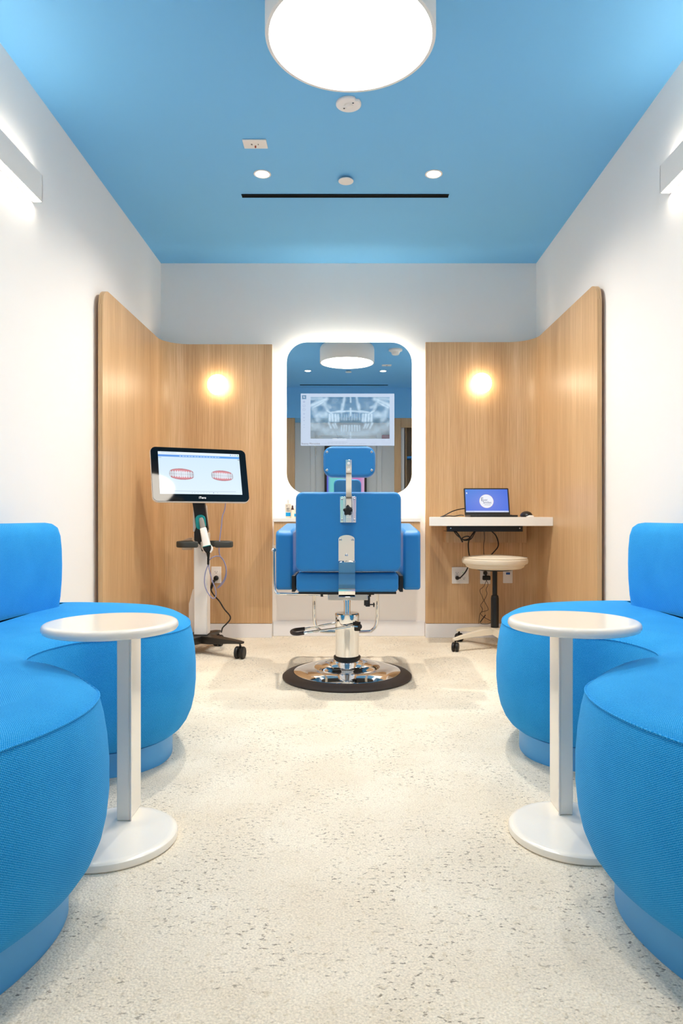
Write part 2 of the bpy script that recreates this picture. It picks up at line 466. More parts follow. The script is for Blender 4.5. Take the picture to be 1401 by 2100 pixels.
# furring behind the oak panels and their baseboards
struct('trim_4', G().box(-1.18, -.512, YLN + .022, YB, 0.093, 1.90), M['wall'])
struct('trim_5', G().box(.503, 1.17, YLN + .022, YB, 0.093, 1.90), M['wall'])
struct('baseboard_back', G().box(-.5065, .497, YB - .012, YB, 0, .103), M['base'], bevel=.003)
struct('baseboard_back_left', G().box(-1.207, -.509, YLN + .002, YB, 0, .093), M['base'], bevel=.002)
struct('baseboard_back_right', G().box(.499, 1.198, YLN + .002, YB, 0, .093), M['base'], bevel=.002)
struct('baseboard_left', G().box(XL, -1.209, .2, YLN, 0, .093), M['base'], bevel=.002)
struct('baseboard_right', G().box(1.200, XR, .2, YLN, 0, .093), M['base'], bevel=.002)

# oak panels: back, quarter-round corner, side
def oak_panel(name, label, sx, xin, xc, yfront, ztop):
    R = .17; pts = []
    pts.append((xc, YLN)); k = 12
    nb = 14
    xa = xin - sx * R
    for i in range(1, nb + 1): pts.append((xc + (xa - xc) * i / nb, YLN))
    for i in range(1, k + 1):
        a = PI/2 * i / k; pts.append((xa + sx * R * math.sin(a), YLN - R * (1 - math.cos(a))))
    y0 = YLN - R; ends = [y0 + (yfront + .09 - y0) * i / 10 for i in range(1, 11)] + [yfront + .09 - .09 * i / 10 for i in range(1, 11)]
    for y in ends: pts.append((xin, y))
    th = .022; rt = .085; ss = [0]
    for i in range(1, len(pts)): ss.append(ss[-1] + math.dist(pts[i], pts[i-1]))
    Ltot = ss[-1]; inner = []; outer = []; tops = []
    for i, p in enumerate(pts):
        a = pts[max(i-1, 0)]; b = pts[min(i+1, len(pts)-1)]
        t = Vector((b[0]-a[0], b[1]-a[1])).normalized(); nrm = Vector((-t.y, t.x)) * (1 if sx < 0 else -1)
        # outward = away from room centre
        if nrm.dot(Vector((sx, 1))) < 0: nrm = -nrm
        q = (p[0] + nrm.x * th, p[1] + nrm.y * th)
        d = Ltot - ss[i]; zt = ztop if d > rt else ztop - rt + math.sqrt(max(0, rt*rt - (rt-d)**2))
        inner.append(p); outer.append(q); tops.append(zt)
    g = G(); zb = .095; n = len(pts)
    for i in range(n - 1):
        for L_, fl in ((inner, 0), (outer, 1)):
            a, b = L_[i], L_[i+1]
            g.add([(a[0], a[1], zb), (b[0], b[1], zb), (b[0], b[1], tops[i+1]), (a[0], a[1], tops[i])], [(0, 1, 2, 3)],
                  [[(ss[i]*sx + 7, zb), (ss[i+1]*sx + 7, zb), (ss[i+1]*sx + 7, tops[i+1]), (ss[i]*sx + 7, tops[i])]])
        a, b, c, d = inner[i], inner[i+1], outer[i+1], outer[i]
        g.add([(a[0], a[1], tops[i]), (b[0], b[1], tops[i+1]), (c[0], c[1], tops[i+1]), (d[0], d[1], tops[i])], [(0, 1, 2, 3)],
              [[(.01, ss[i]), (.01, ss[i+1]), (.03, ss[i+1]), (.03, ss[i])]])
        g.add([(a[0], a[1], zb), (b[0], b[1], zb), (c[0], c[1], zb), (d[0], d[1], zb)], [(0, 3, 2, 1)])
    for i in (0, n - 1):
        a, d = inner[i], outer[i]
        g.add([(a[0], a[1], zb), (d[0], d[1], zb), (d[0], d[1], tops[i]), (a[0], a[1], tops[i])], [(0, 1, 2, 3)],
              [[(.1, zb), (.122, zb), (.122, tops[i]), (.1, tops[i])]])
    o = obj(name, g, M['wood'])
    import bmesh
    bm = bmesh.new(); bm.from_mesh(o.data); bmesh.ops.remove_doubles(bm, verts=bm.verts, dist=1e-5)
    bmesh.ops.recalc_face_normals(bm, faces=bm.faces); bm.to_mesh(o.data); bm.free()
    o.data.polygons.foreach_set('use_smooth', [True]*len(o.data.polygons)); o.data.set_sharp_from_angle(angle=math.radians(30))
    return tag(o, label, 'wall panel')
oak_panel('wall_panel', 'tall curved oak wall panel behind the monitor cart, wrapping the left corner', -1, -1.207, -.5065, 3.336, 1.918)
oak_panel('wall_panel', 'tall curved oak wall panel behind the desk, wrapping the right corner', 1, 1.198, .497, 3.30, 1.932)

# door at the back, seen in the mirror
struct('door_1', G().box(-.415, .44, YA - .002, YA + .012, .01, 1.915), M['door'], bevel=.003)
d1 = bpy.data.objects['door_1']
struct('trim_6', G().box(-.49, -.425, YA, YA + .02, 0, 1.985).box(.45, .515, YA, YA + .02, 0, 1.985).box(-.425, .45, YA, YA + .02, 1.925, 1.985), M['door'], bevel=.003)
o = obj('hinge', G().cyl((-.418, YA + .02, 1.65), (-.418, YA + .02, 1.76), .008), M['steel'], d1)
o = obj('hinge', G().cyl((-.418, YA + .02, .9), (-.418, YA + .02, 1.01), .008), M['steel'], d1)
g = G().box(-.18, .02, YA + .013, YA + .05, 1.85, 1.89); obj('door_closer', g, M['steel'], d1, bevel=.004)
g = G().tube([(-.10, YA + .03, 1.89), (-.13, YA + .12, 1.96), (.02, YA + .05, 1.94)], .006, 8); obj('closer_arm', g, M['steel'], d1)
g = G().cyl((.38, YA + .012, .95), (.38, YA + .06, .95), .012).cyl((.385, YA + .06, .95), (.27, YA + .06, .95), .009); obj('door_handle', g, M['steel'], d1)

# ================================================================ CEILING FITTINGS
t = thing('drum_ceiling_light', 'large round white drum light glowing on the blue ceiling', 'ceiling light', (0, 2.17, cz(2.17)))
R = .270; zb = 2.31; zt = cz(2.17) - .001
obj('drum_shade', G().lathe((.003, 2.17, 0), [(R - .05, zt), (R - .036, zt - .004), (R - .018, zt - .016), (R - .005, zt - .034), (R, zt - .055), (R, zb + .003), (R - .002, zb), (R - .012, zb), (R - .013, zb + .003), (R - .013, zb + .012)], 96, cap1=False), M['fixture'], t)
obj('diffuser', G().lathe((.003, 2.17, 0), [(R - .0132, zb + .004), (R - .0132, zb + .008)], 96), M['drum'], t)

def downlight(x, y, label, power=DOWN_W):
    z = cz(y); t = thing('recessed_downlight', label, 'downlight', (x, y, z), 'recessed ceiling downlights')
    obj('trim_ring', G().lathe((x, y, z), [(.034, -.0005), (.042, -.0005), (.043, -.003), (.040, -.005), (.034, -.004), (.034, -.0005)], 32, cap0=False, cap1=False), M['fixture'], t)
    obj('lens', G().lathe((x, y, z), [(.034, -.001), (.034, -.003)], 32), M['lens'], t)
    light('SPOT', 'beam', (x, y, z - .006), power, .03, t, spot=142, blend=1.0)
downlight(-.430, 3.365, 'small recessed downlight left of the concealed sprinkler, near the black slot', DOWN_FRONT)
downlight(.415, 3.365, 'small recessed downlight right of the concealed sprinkler, near the black slot', DOWN_FRONT)
downlight(-.45, .87, 'recessed downlight seen in the mirror left below the drum light')
downlight(.44, .87, 'recessed downlight seen in the mirror right below the drum light')

def sprinkler(x, y, label):
    z = cz(y)
    t = thing('sprinkler_cover', label, 'sprinkler', (x, y, z))
    obj('sprinkler_neck', G().lathe((x, y, z), [(.026, -.0005), (.026, -.012)], 24), M['steel'], t)
    obj('cover_plate', G().lathe((x, y, z), [(.036, -.012), (.038, -.014), (.037, -.017), (.0, -.0175)], 32), M['fixture'], t)
sprinkler(-.018, 3.41, 'round white sprinkler cap between the two downlights above the black slot')
sprinkler(.03, .87, 'round white sprinkler cap seen in the mirror between two downlights')

x, y = -.004, 2.80; z = cz(y)
t = thing('occupancy_sensor', 'round white ceiling sensor just beyond the big drum light', 'sensor', (x, y, z))
prof = []
n = 48; rg = []
for r, dz in ((.052, -.0005), (.052, -.006), (.048, -.009)):
    ring = []
    for j in range(n):
        a = 2*PI*j/n; rr = r
        if abs(a - math.radians(310)) < .16: rr = r * .86
        ring.append((x + rr*math.cos(a), y + rr*math.sin(a), z + dz))
    rg.append(ring)
obj('sensor_disc', G().rings(rg), M['plastic'], t)
obj('sensor_lens', G().lathe((x, y, z), [(.018, -.0092), (.016, -.014), (.008, -.018)], 28), M['fixture'], t)
for a in (-45, 135):
    c = (x + .026*math.cos(math.radians(a)), y + .026*math.sin(math.radians(a)), z - .0095)
    obj('sensor_screw', G().box(c[0]-.0035, c[0]+.0035, c[1]-.002, c[1]+.002, c[2]-.002, c[2]), M['darkmetal'], t)

def ceiling_plate(x, y, label):
    z = cz(y); t = thing('ceiling_plate', label, 'plate', (x, y, z))
    obj('cover_plate', G().box(x-.054, x+.054, y-.036, y+.036, z-.006, z-.0006), M['fixture'], t, bevel=.002)
    obj('red_button', G().lathe((x, y + .012, z), [(.0035, -.006), (.0035, -.014)], 14), M['redled'], t)
    obj('print_mark', G().box(x-.019, x-.012, y-.006, y+.004, z-.0066, z-.006), M['ink'], t)
    obj('print_mark', G().box(x+.012, x+.016, y-.006, y+.004, z-.0066, z-.006), M['ink'], t)
ceiling_plate(-.428, 3.095, 'white rectangular ceiling plate with a small red button, left of the sensor')
ceiling_plate(.46, 1.2, 'white rectangular ceiling plate seen in the mirror at upper right')

x, y = .50, 1.96; z = cz(y)
t = thing('smoke_detector', 'white conical smoke detector seen in the mirror top right corner', 'smoke detector', (x, y, z))
obj('detector_base', G().lathe((x, y, z), [(.07, -.0006), (.07, -.014), (.045, -.028), (.038, -.05), (.03, -.056)], 36), M['fixture'], t)
obj('detector_vent', G().lathe((x, y, z), [(.0385, -.036), (.0405, -.036), (.0395, -.042), (.0385, -.042)], 36), M['black'], t)

def slot(x0, x1, y, label):
    z = cz(y); t = thing('air_slot', label, 'air vent', ((x0+x1)/2, y, z))
    obj('slot_frame', G().box(x0, x1, y-.017, y-.013, z-.004, z-.0008).box(x0, x1, y+.013, y+.017, z-.004, z-.0008), M['slot'], t)
    obj('slot_blade', G().box(x0, x1, y-.013, y+.013, z-.0016, z-.0006), M['slot'], t)
slot(-.567, .521, 3.59, 'long thin black linear air slot in the blue ceiling')
slot(-.60, .56, -.05, 'long dark air slot seen in the mirror at the rear ceiling edge')

# ================================================================ SCONCES on the side walls
def sconce(sx, xw, xo, y1, z0, label):
    t = thing('wall_light_bar', label, 'wall light', (xw, y1 - .65, z0), 'linear wall lights')
    y0 = y1 - 1.25; a, b = min(xw, xo), max(xw, xo)
    a += .0005 if sx < 0 else 0; b -= .0005 if sx > 0 else 0
    z1 = z0 + .106; th = .003
    xo_in = xo - sx * -th if sx < 0 else xo + th
    fx = sorted((xo, xo_in))
    bx = sorted((xw + (-sx) * .0005, xw + (-sx) * .004))
    obj('housing', G().box(fx[0], fx[1], y0, y1, z0, z1).box(bx[0], bx[1], y0, y1, z0, z1).box(a, b, y1-.003, y1, z0, z1).box(a, b, y0, y0+.003, z0, z1), M['fixture'], t)
    ia, ib = sorted((xo_in, bx[0] if sx > 0 else bx[1]))
    obj('lower_lens', G().box(ia, ib, y0 + .004, y1 - .004, z0 + .002, z0 + .006), M['sconce'], t)
    obj('upper_lens', G().box(ia, ib, y0 + .004, y1 - .004, z1 - .012, z1 - .008), M['sconce'], t)
sconce(-1, XL, -1.212, 2.695, 2.036, 'long white wall light bar glowing up and down on the left wall')
sconce(1, XR, 1.197, 2.632, 2.041, 'long white wall light bar glowing up and down on the right wall')

# ================================================================ GLOBE WALL LAMPS
def globe(px, py, label):
    c = P(px, py, YLN - .03)
    t = thing('round_wall_lamp', label, 'wall lamp', (c.x, YLN, c.z), 'round globe wall lamps')
    rot = Matrix.Translation((c.x, YLN - .0008, c.z)) @ Matrix.Rotation(PI/2, 4, 'X')
    obj('lamp_base', G().lathe((0, 0, 0), [(.045, 0), (.045, .014), (.042, .016)], 32, mtx=rot), M['fixture'], t)
    obj('glass_globe', G().lathe((0, 0, 0), [(.050, .016), (.062, .022), (.066, .034), (.063, .048), (.052, .062), (.034, .072), (.014, .0765)], 40, mtx=rot), M['globe'], t)
globe(446.5, 789, 'round glowing globe lamp on the oak panel above the monitor cart')
globe(987.5, 786, 'round glowing globe lamp on the oak panel above the laptop desk')

# ================================================================ MIRROR
t = thing('backlit_mirror', 'tall rounded backlit mirror with a dental x-ray display above the counter', 'mirror', (0, YB, .94))
EPS = math.radians(.34)
mx = T(-.0015, 4.47, 1.4365) @ Matrix.Rotation(EPS, 4, 'Z')
g = G().slab(.821, .993, .135, .005, .0005, mx, n=16); obj('mirror_glass', g, M['mirror'], t, smooth_angle=0)
g = G().slab(.70, .87, .10, .035, .001, mx @ T(0, .0056, 0)); obj('mirror_frame', g, M['glassedge'], t)
pts = [mx @ Vector((x, .028, z)) for x, z in rrect(.716, .886, .11, 8)]
obj('light_strip', G().tube(pts, .006, 8, closed=True), M['strip'], t)
# x-ray display image
def paint_xray():
    wn, h = 420, 236
    u, v = np.meshgrid(np.linspace(0, 1, wn), np.linspace(0, 1, h))
    a = np.full(u.shape, .70)
    inx = (u > .105) & (u < .948) & (v > .065) & (v < .868)
    s = np.zeros(u.shape)
    def line(x0, y0, x1, y1, wd, amp):
        nonlocal s
        dx, dy = x1-x0, (y1-y0)*.56; L2 = dx*dx+dy*dy
        tt = np.clip(((u-x0)*dx + (v-y0)*.56*dy)/L2, 0, 1)
        d = np.hypot(u-x0-tt*dx, (v-y0)*.56-tt*dy)
        s = np.maximum(s, amp*np.exp(-(d/wd)**2))
    um = .532
    for sg in (-1, 1):
        X = lambda q: um + sg*q
        line(X(.43), .24, X(.26), .10, .022, .55); line(X(.40), .27, X(.29), .16, .012, .6)
        line(X(.43), .10, X(.30), .09, .02, .4)
        line(X(.395), .26, X(.35), .50, .03, .38); line(X(.36), .42, X(.26), .40, .035, .45)
        line(X(.30), .10, X(.245), .33, .02, .4); line(X(.25), .33, X(.19), .40, .012, .6)
        line(X(.09), .33, X(.065), .08, .014, .4); line(X(.10), .36, X(.085), .20, .014, .38)
        line(X(.0), .335, X(.20), .36, .010, .55); line(X(.10), .33, X(.22), .37, .009, .55)
        line(X(.37), .14, X(.22), .27, .02, .28); line(X(.40), .6, X(.24), .72, .05, .22); line(X(.24), .72, X(.0), .76, .05, .22)
        for i, q in enumerate((.225, .195, .163, .135)):
            line(X(q), .405, X(q - .004), .52, .014, .72 if i < 3 else .5)
        for i, q in enumerate((.21, .17, .145)):
            line(X(q+.02), .57 + .02*(i > 0), X(q), .66, .013, .42)
        for i, q in enumerate((.015, .043, .068, .095)):
            line(X(q), .40, X(q), .50, .010, .22); line(X(q), .62, X(q*1.05), .72, .011, .38)
        line(X(.17), .10, X(.19), .33, .03, .06)
    line(um, .29, um, .42, .010, .6); line(um, .08, um, .16, .008, .5); line(um, .74, um, .84, .015, .35)
    rng = np.random.RandomState(2); nz = rng.rand(24, 42)
    yy = np.linspace(0, 23, h); xx = np.linspace(0, 41, wn)
    nzi = np.array([np.interp(xx, np.arange(42), r) for r in nz]); nzi = np.array([np.interp(yy, np.arange(24), nzi[:, k]) for k in range(wn)]).T
    s = s * (.75 + .5*nzi) + .10*nzi*(v > .1)
    s += .05
    a = np.where(inx, np.clip(s, 0, .85), a)
    colr = np.stack([np.full(u.shape, .62), np.full(u.shape, .74), np.full(u.shape, 1.0)], -1)
    colr = np.where(inx[..., None], np.array([.64, .84, 1.02]), colr*np.array([1.08, 1.06, .97]))
    # sidebar icons
    box = (u > .012) & (u < .058) & (v > .03) & (v < .11)
    a[box] = .10
    d1_ = box & (np.abs((u-.035)*1.8) + np.abs(v-.07) < .022); a[d1_] = .5
    for k, vy in enumerate((.16, .235, .31, .39, .46, .52, .60, .65)):
        rr = np.hypot((u-.035)*1.78, v-vy)
        m = (rr < .026) & (rr > .016) if k in (1, 2) else (rr < .022 - .002*k)
        colr[m] *= np.array([.80, .80, .86]); 
    # small print along the bottom
    for x0, x1, vy in ((.29, .50, .935), (.285, .48, .960), (.52, .70, .965), (.75, .80, .963), (.22, .28, .963)):
        m = (u > x0) & (u < x1) & (np.abs(v-vy) < .007) & (np.sin(u*700) > -.3); colr[m] *= .82
    return np.concatenate([colr, a[..., None]], -1)
dm = mx @ T(-.011, -.0012, .196 - .0)
# display centre: px 713, y 860.5
c = P(713, 860.5, 4.468); dm = Matrix.Translation((c.x, 4.4685, c.z)) @ Matrix.Rotation(EPS, 4, 'Z')
dsp = pixels('xray_display', .613, .341, paint_xray(), dm, M['halfmirror'], t)
dsp['label'] = 'see-through panoramic dental x-ray image glowing in the mirror'
text('display_text', 'Scanny Mirrordot', .017, dm @ T(-.302, -.001, -.158), M['ink'], t, align='LEFT')

# ================================================================ COUNTER, bottles
t = thing('floating_counter', 'narrow white counter on an oak box under the mirror', 'counter', (-.02, 4.38, .7), None)
x0, x1 = (560-CX)*4.25/F, (863.5-CX)*4.25/F
obj('counter_top', G().box(x0, x1, 4.25, YB - .001, .760, .783), M['desk'], t, bevel=.002)
obj('counter_box', G().box(x0 + .004, x1 - .004, 4.258, YB - .001, .615, .7595), M['wood'], t, bevel=.001)

x, y = (591.5-CX)*4.33/F, 4.33; zc = .7832
t = thing('pump_bottle', 'white pump bottle with a blue label band, farthest left on the counter', 'bottle', (x, y, zc))
g = G().slab(.036, .092, .007, .026, .004, T(x, y - .013, zc + .046)); obj('bottle_body', g, M['bottle'], t)
obj('bottle_label', G().box(x-.0155, x+.0155, y-.0145, y-.0133, zc+.012, zc+.035), M['bluebox'], t)
obj('label_print', G().box(x-.010, x+.006, y-.0145, y-.0134, zc+.062, zc+.064).box(x-.010, x+.009, y-.0145, y-.0134, zc+.057, zc+.059).box(x-.010, x+.003, y-.0145, y-.0134, zc+.052, zc+.054).box(x-.010, x+.010, y-.0145, y-.0134, zc+.044, zc+.047)
    .lathe((0, 0, 0), [(.003, 0), (.003, .001)], 12, mtx=T(x-.008, y-.0134, zc+.076) @ Matrix.Rotation(PI/2, 4, 'X')), M['ink'], t)
obj('pump_head', G().cyl((x, y, zc+.091), (x, y, zc+.112), .006).box(x-.010, x+.006, y-.005, y+.005, zc+.112, zc+.120), M['plastic'], t)
x, y = (600-CX)*4.30/F, 4.30
t = thing('dropper_bottle', 'slim bottle with a dark brown dropper cap beside the pump bottle', 'bottle', (x, y, zc))
obj('bottle_body', G().lathe((x, y, zc), [(.009, 0), (.0105, .002), (.0105, .045), (.007, .052)], 24), M['bottle'], t)
obj('dropper_cap', G().lathe((x, y, zc), [(.0095, .0525), (.009, .056), (.006, .066), (.0055, .078), (.004, .080)], 20), M['brown'], t)
x, y = (606.5-CX)*4.36/F, 4.36
t = thing('lotion_bottle', 'white bottle with a blue label half hidden behind the blue chair back', 'bottle', (x, y, zc))
g = G().slab(.034, .062, .006, .022, .004, T(x + .004, y - .011, zc + .031)); obj('bottle_body', g, M['bottle'], t)
obj('bottle_label', G().box(x-.009, x+.017, y-.0125, y-.0113, zc+.010, zc+.028), M['bluebox'], t)
obj('bottle_cap', G().cyl((x + .004, y, zc + .062), (x + .004, y, zc + .084), .009), M['plastic'], t)

# ================================================================ DESK on the right
t = thing('wall_desk', 'white floating desktop fixed to the oak wall under the laptop', 'desk', (.83, 4.2, .738))
poly = [(.4685, 4.012), (1.1975, 4.012), (1.1975, 4.289), (1.19, 4.33), (1.165, 4.38), (1.12, 4.42), (1.07, 4.445), (1.03, 4.4595), (.53, 4.4595), (.5, 4.25)]
obj('desktop', G().prism(poly, .738, .790, 'z'), M['desk'], t, bevel=.002)
obj('cable_tray', G().box((916.7-CX)*4.2/F, (1071.6-CX)*4.2/F, 4.19, 4.196, .7005, .7375).box((916.7-CX)*4.2/F, (1071.6-CX)*4.2/F, 4.196, 4.355, .7005, .7035), M['black'], t)
for px in (924.5, 1066):
    c = P(px, 1083.3, 4.19); obj('tray_screw', G().cyl((c.x, 4.188, c.z), (c.x, 4.191, c.z), .004), M['steel'], t)
obj('mounting_cleat', G().box((915-CX)*4.36/F, (1080.5-CX)*4.36/F, 4.36, 4.4595, .626, .7375), M['wood'], t, bevel=.001)

# laptop
c0 = P(954, 1057, 4.25); c1 = P(1047, 1057, 4.25); zl = .7905
t = thing('laptop', 'open black laptop with a blue screen and round logo on the desk', 'laptop', ((c0.x + c1.x)/2, 4.2, zl))
obj('laptop_base', G().box(c0.x, c1.x, 4.06, 4.262, zl, zl + .012), M['black'], t, bevel=.003)
kb = G()
for r in range(5):
    for k in range(13):
        kx = c0.x + .012 + k*.0198; ky = 4.14 + r*.0195; kb.box(kx, kx+.0165, ky, ky+.0165, zl+.0121, zl+.0135)
o = obj('key', kb, M['cord'], t); o['kind'] = 'stuff'
obj('touchpad', G().box((c0.x+c1.x)/2-.045, (c0.x+c1.x)/2+.045, 4.068, 4.128, zl+.0121, zl+.0126), M['grip'], t)
wL = c1.x - c0.x; hL = .178; lean = math.radians(16)
lm = T((c0.x+c1.x)/2, 4.255, zl + .010) @ Matrix.Rotation(-lean, 4, 'X')
scr = obj('laptop_lid', G().slab(wL, hL, .006, .006, .001, lm @ T(0, 0, hL/2)), M['black'], t)
def paint_desktop():
    wn, h = 260, 150; u, v = np.meshgrid(np.linspace(0, 1, wn), np.linspace(0, 1, h))
    c = np.zeros((h, wn, 3))
    k = np.clip(1 - np.hypot(u-.45, (v-.55)*.8)*1.5, 0, 1)
    c[..., 0] = (75 + 45*k)/255; c[..., 1] = (115 + 20*k + 18*(1-u)*(1-v))/255; c[..., 2] = (226+4*k)/255
    d = np.hypot((u-.492)*1.78, v-.52)
    c[d < .295] = np.array([255, 225, 205])/255; c[d < .285] = np.array([244, 246, 254])/255
    c[v > .935] = np.array([214, 222, 248])/255
    for x_ in (.03, .07, .105, .14, .18, .90, .93, .97): c[(np.abs(u-x_) < .007) & (np.abs(v-.967) < .012)] = np.array([120, 150, 200])/255
    c[(np.abs(u-.03) < .013) & (np.abs(v-.035) < .012)] = np.array([90, 200, 250])/255
    c[(np.abs(u-.035) < .012) & (np.abs(v-.165) < .03)] = .95
    return np.concatenate([tolin(c), np.ones((h, wn, 1))], -1)
sw, sh = wL - .016, hL - .028
sm_ = lm @ T(0, -.0006, hL/2 + .006)
pixels('screen', sw, sh, paint_desktop(), sm_, M['laptopdisplay'], scr)
M['navy'] = mat('logo_ink', lin(92, 100, 130), .6, noise=.02)
ct = sm_ @ T(-.002, -.0008, -.003)
text('logo_text', 'E', .034, ct @ T(-.026, 0, .011), M['navy'], scr)
text('logo_text', 'ver', .021, ct @ T(-.006, 0, .008), M['navy'], scr)
text('logo_text', 'Smiles', .021, ct @ T(.004, 0, -.009), M['navy'], scr)
text('logo_text', 'orthodontics', .0075, ct @ T(.005, 0, -.0235), M['navy'], scr)

# computer mouse
x, y = (1079.5-CX)*4.13/F, 4.13
t = thing('computer_mouse', 'dark computer mouse with a white front edge on the desk right end', 'mouse', (x, y, .7905))
def dome(sx, sy, sz, z0, m=8, cut=1.0):
    rg = []
    for i in range(m):
        a = PI/2*i/m; rg.append([(x + sx*math.cos(a)*math.cos(b), y + sy*math.cos(a)*math.sin(b), z0 + sz*math.sin(a)) for b in [2*PI*j/28 for j in range(28)]])
    return rg
obj('mouse_shell', G().rings(dome(.036, .055, .030, .796)), M['black'], t)
g = G().lathe((0, 0, 0), [(.034, .0), (.037, .003), (.035, .008), (.028, .012)], 28, mtx=T(x + .010, y - .040, .7906) @ Matrix.Diagonal((.70, .5, .85, 1)))
obj('mouse_edge', g, M['plastic'], t)
obj('mouse_foot', G().lathe((0, 0, 0), [(1, 0), (1, .006)], 28, mtx=T(x, y, .7905) @ Matrix.Diagonal((.033, .052, 1, 1))), M['black'], t)

# ---- wall plates on the right panel
def plate(name, px0, px1, py0, py1, label, cat='outlet'):
    a = P(px0, py0, YLN - .006); b = P(px1, py1, YLN - .006)
    t = thing(name, label, cat, ((a.x+b.x)/2, YLN, (a.z+b.z)/2))
    obj('cover_plate', G().slab(b.x-a.x, a.z-b.z, .004, .005, .0015, T((a.x+b.x)/2, YLN-.006, (a.z+b.z)/2)), M['plastic'], t)
    return t, (a.x+b.x)/2, (a.z+b.z)/2, b.x-a.x, a.z-b.z
def sockets(t, cx, cz_, flip=0):
    yf = YLN - .0062
    obj('socket_face', G().slab(.033, .066, .004, .002, .0008, T(cx, yf - .0012, cz_)), M['plastic'], t)
    return yf - .0013
def slots(t, cx, cz_, y):
    g = G().box(cx-.0075, cx-.0055, y-.0004, y+.0002, cz_, cz_+.007).box(cx+.0055, cx+.0075, y-.0004, y+.0002, cz_, cz_+.006).box(cx-.002, cx+.002, y-.0004, y+.0002, cz_-.008, cz_-.004)
    obj('socket_slots', g, M['black'], t)
t, cx, c_z, pw, ph = plate('wall_outlet', 927, 961.7, 1163, 1197, 'wide double wall outlet plate on the oak wall left of the stool column')
yf = sockets(t, cx - .022, c_z); yf = sockets(t, cx + .022, c_z)
slots(t, cx + .022, c_z + .014, yf); slots(t, cx + .022, c_z - .018, yf); slots(t, cx - .022, c_z + .016, yf)
for dx, dz in ((.018, .022), (-.026, -.026)):
    obj('indicator_light', G().box(cx+dx-.0015, cx+dx+.0015, yf-.0012, yf-.0003, c_z+dz-.001, c_z+dz+.001), M['gled'], t)
plugA = (cx - .022, yf, c_z - .016)
t, cx, c_z, pw, ph = plate('wall_outlet', 985, 1006, 1163, 1197.5, 'single wall outlet plate with a black adapter, directly below the stool seat')
yf = sockets(t, cx, c_z); slots(t, cx, c_z - .018, yf); slots(t, cx, c_z + .018, yf); plugB = (cx, yf, c_z + .018)
t, cx, c_z, pw, ph = plate('data_plate', 1032, 1051.7, 1163, 1196, 'white data plate with a blue jack on the oak wall right of the stool', 'data outlet')
obj('blue_jack', G().box(cx-.013, cx+.013, YLN-.011, YLN-.0062, c_z+.004, c_z+.018), mat('jack_blue', lin(20, 82, 160), .4, noise=.02), t, bevel=.001)
t, cx, c_z, pw, ph = plate('wall_outlet', 433, 453.8, 1162, 1196, 'single wall outlet plate on the oak wall behind the monitor cart')
yf = sockets(t, cx, c_z); slots(t, cx, c_z + .018, yf); plugC = (cx + .002, yf, c_z - .020)

# ---- cables under and on the desk
def cable(name, label, pts, r=.004, mt='cord', y=None, sm=6):
    pts = [P(*p) if p[0] > 20 or p[1] > 20 else Vector(p) for p in pts]
    return tag(obj(name, G().tube(pts, r, 8, sm=sm), M[mt]), label, 'cable')
def cab(px, py, Y): return P(px, py, Y)
yA = plugA[1]
t = thing('power_cable', 'thick black cable from the desk tray plugged into the double outlet', 'cable', (plugA[0], yA, plugA[2]))
obj('cord', G().tube([P(975, 1088, 4.3), P(966, 1100, 4.3), P(961, 1112, 4.32), P(961, 1128, 4.35), P(963, 1145, 4.4), P(960, 1162, 4.41), P(954, 1174, 4.41), (plugA[0]+.016, yA - .03, plugA[2]+.003)], .0042, 8, sm=6), M['cord'], t)
obj('plug', G().lathe((0, 0, 0), [(.011, 0), (.013, .006), (.012, .018), (.008, .026)], 18, mtx=T(plugA[0], yA - .0005, plugA[2]) @ Matrix.Rotation(PI/2, 4, 'X')).tube([(plugA[0], yA-.022, plugA[2]), (plugA[0]+.018, yA-.03, plugA[2]+.003)], .006, 8), M['cord'], t)
yB = plugB[1]
t = thing('power_adapter', 'small black adapter with two tangled thin cords below the stool seat', 'adapter', (plugB[0], yB, plugB[2]))
obj('adapter_plug', G().lathe((0, 0, 0), [(.012, 0), (.014, .008), (.010, .022)], 18, mtx=T(plugB[0]-.002, yB - .0005, plugB[2]) @ Matrix.Rotation(PI/2, 4, 'X')).cyl((plugB[0], yB-.016, plugB[2]), (plugB[0], yB-.016, plugB[2]-.03), .006), M['cord'], t)
c = P(998, 1185.3, yB - .022); obj('adapter_box', G().box(c.x-.025, c.x+.025, yB-.032, yB-.008, c.z-.014, c.z+.014), M['cord'], t, bevel=.005)
Yc = 4.42
obj('thin_cord', G().tube([P(998, 1190, Yc), P(992, 1203, Yc), P(984.5, 1210, Yc), P(988, 1221, Yc), P(993, 1232, Yc), P(1001.5, 1249, Yc), P(996, 1253, Yc), P(985, 1258, Yc), P(982, 1279, Yc)], .0016, 6, sm=4)
    .tube([P(998, 1190, Yc-.005), P(1001, 1199, Yc-.005), P(997, 1209, Yc-.01), P(999, 1218, Yc-.005), P(993, 1231, Yc-.01), P(986, 1241, Yc), P(990, 1250, Yc-.01), P(986, 1259, Yc), P(995, 1267, Yc), P(1008, 1275, Yc-.01), P(998, 1280, Yc-.02), P(985, 1277, Yc-.02), P(995, 1262, Yc-.02)], .0016, 6, sm=4), M['cord'], t)
obj('cord_tie', G().tube([P(996, 1261, Yc-.02), P(985, 1276, Yc-.02)], .003, 6), M['cord'], t)
t = thing('thin_cable', 'thin black cable hanging from the tray to the outlet behind the stool', 'cable', P(993, 1092, 4.3))
obj('cord', G().tube([P(993, 1088, 4.3), P(994, 1104, 4.31), P(992, 1120, 4.34), P(993, 1145, 4.37), P(995, 1165, 4.40), (plugB[0]+.002, yB - .02, plugB[2]+.012)], .002, 6, sm=5), M['cord'], t)
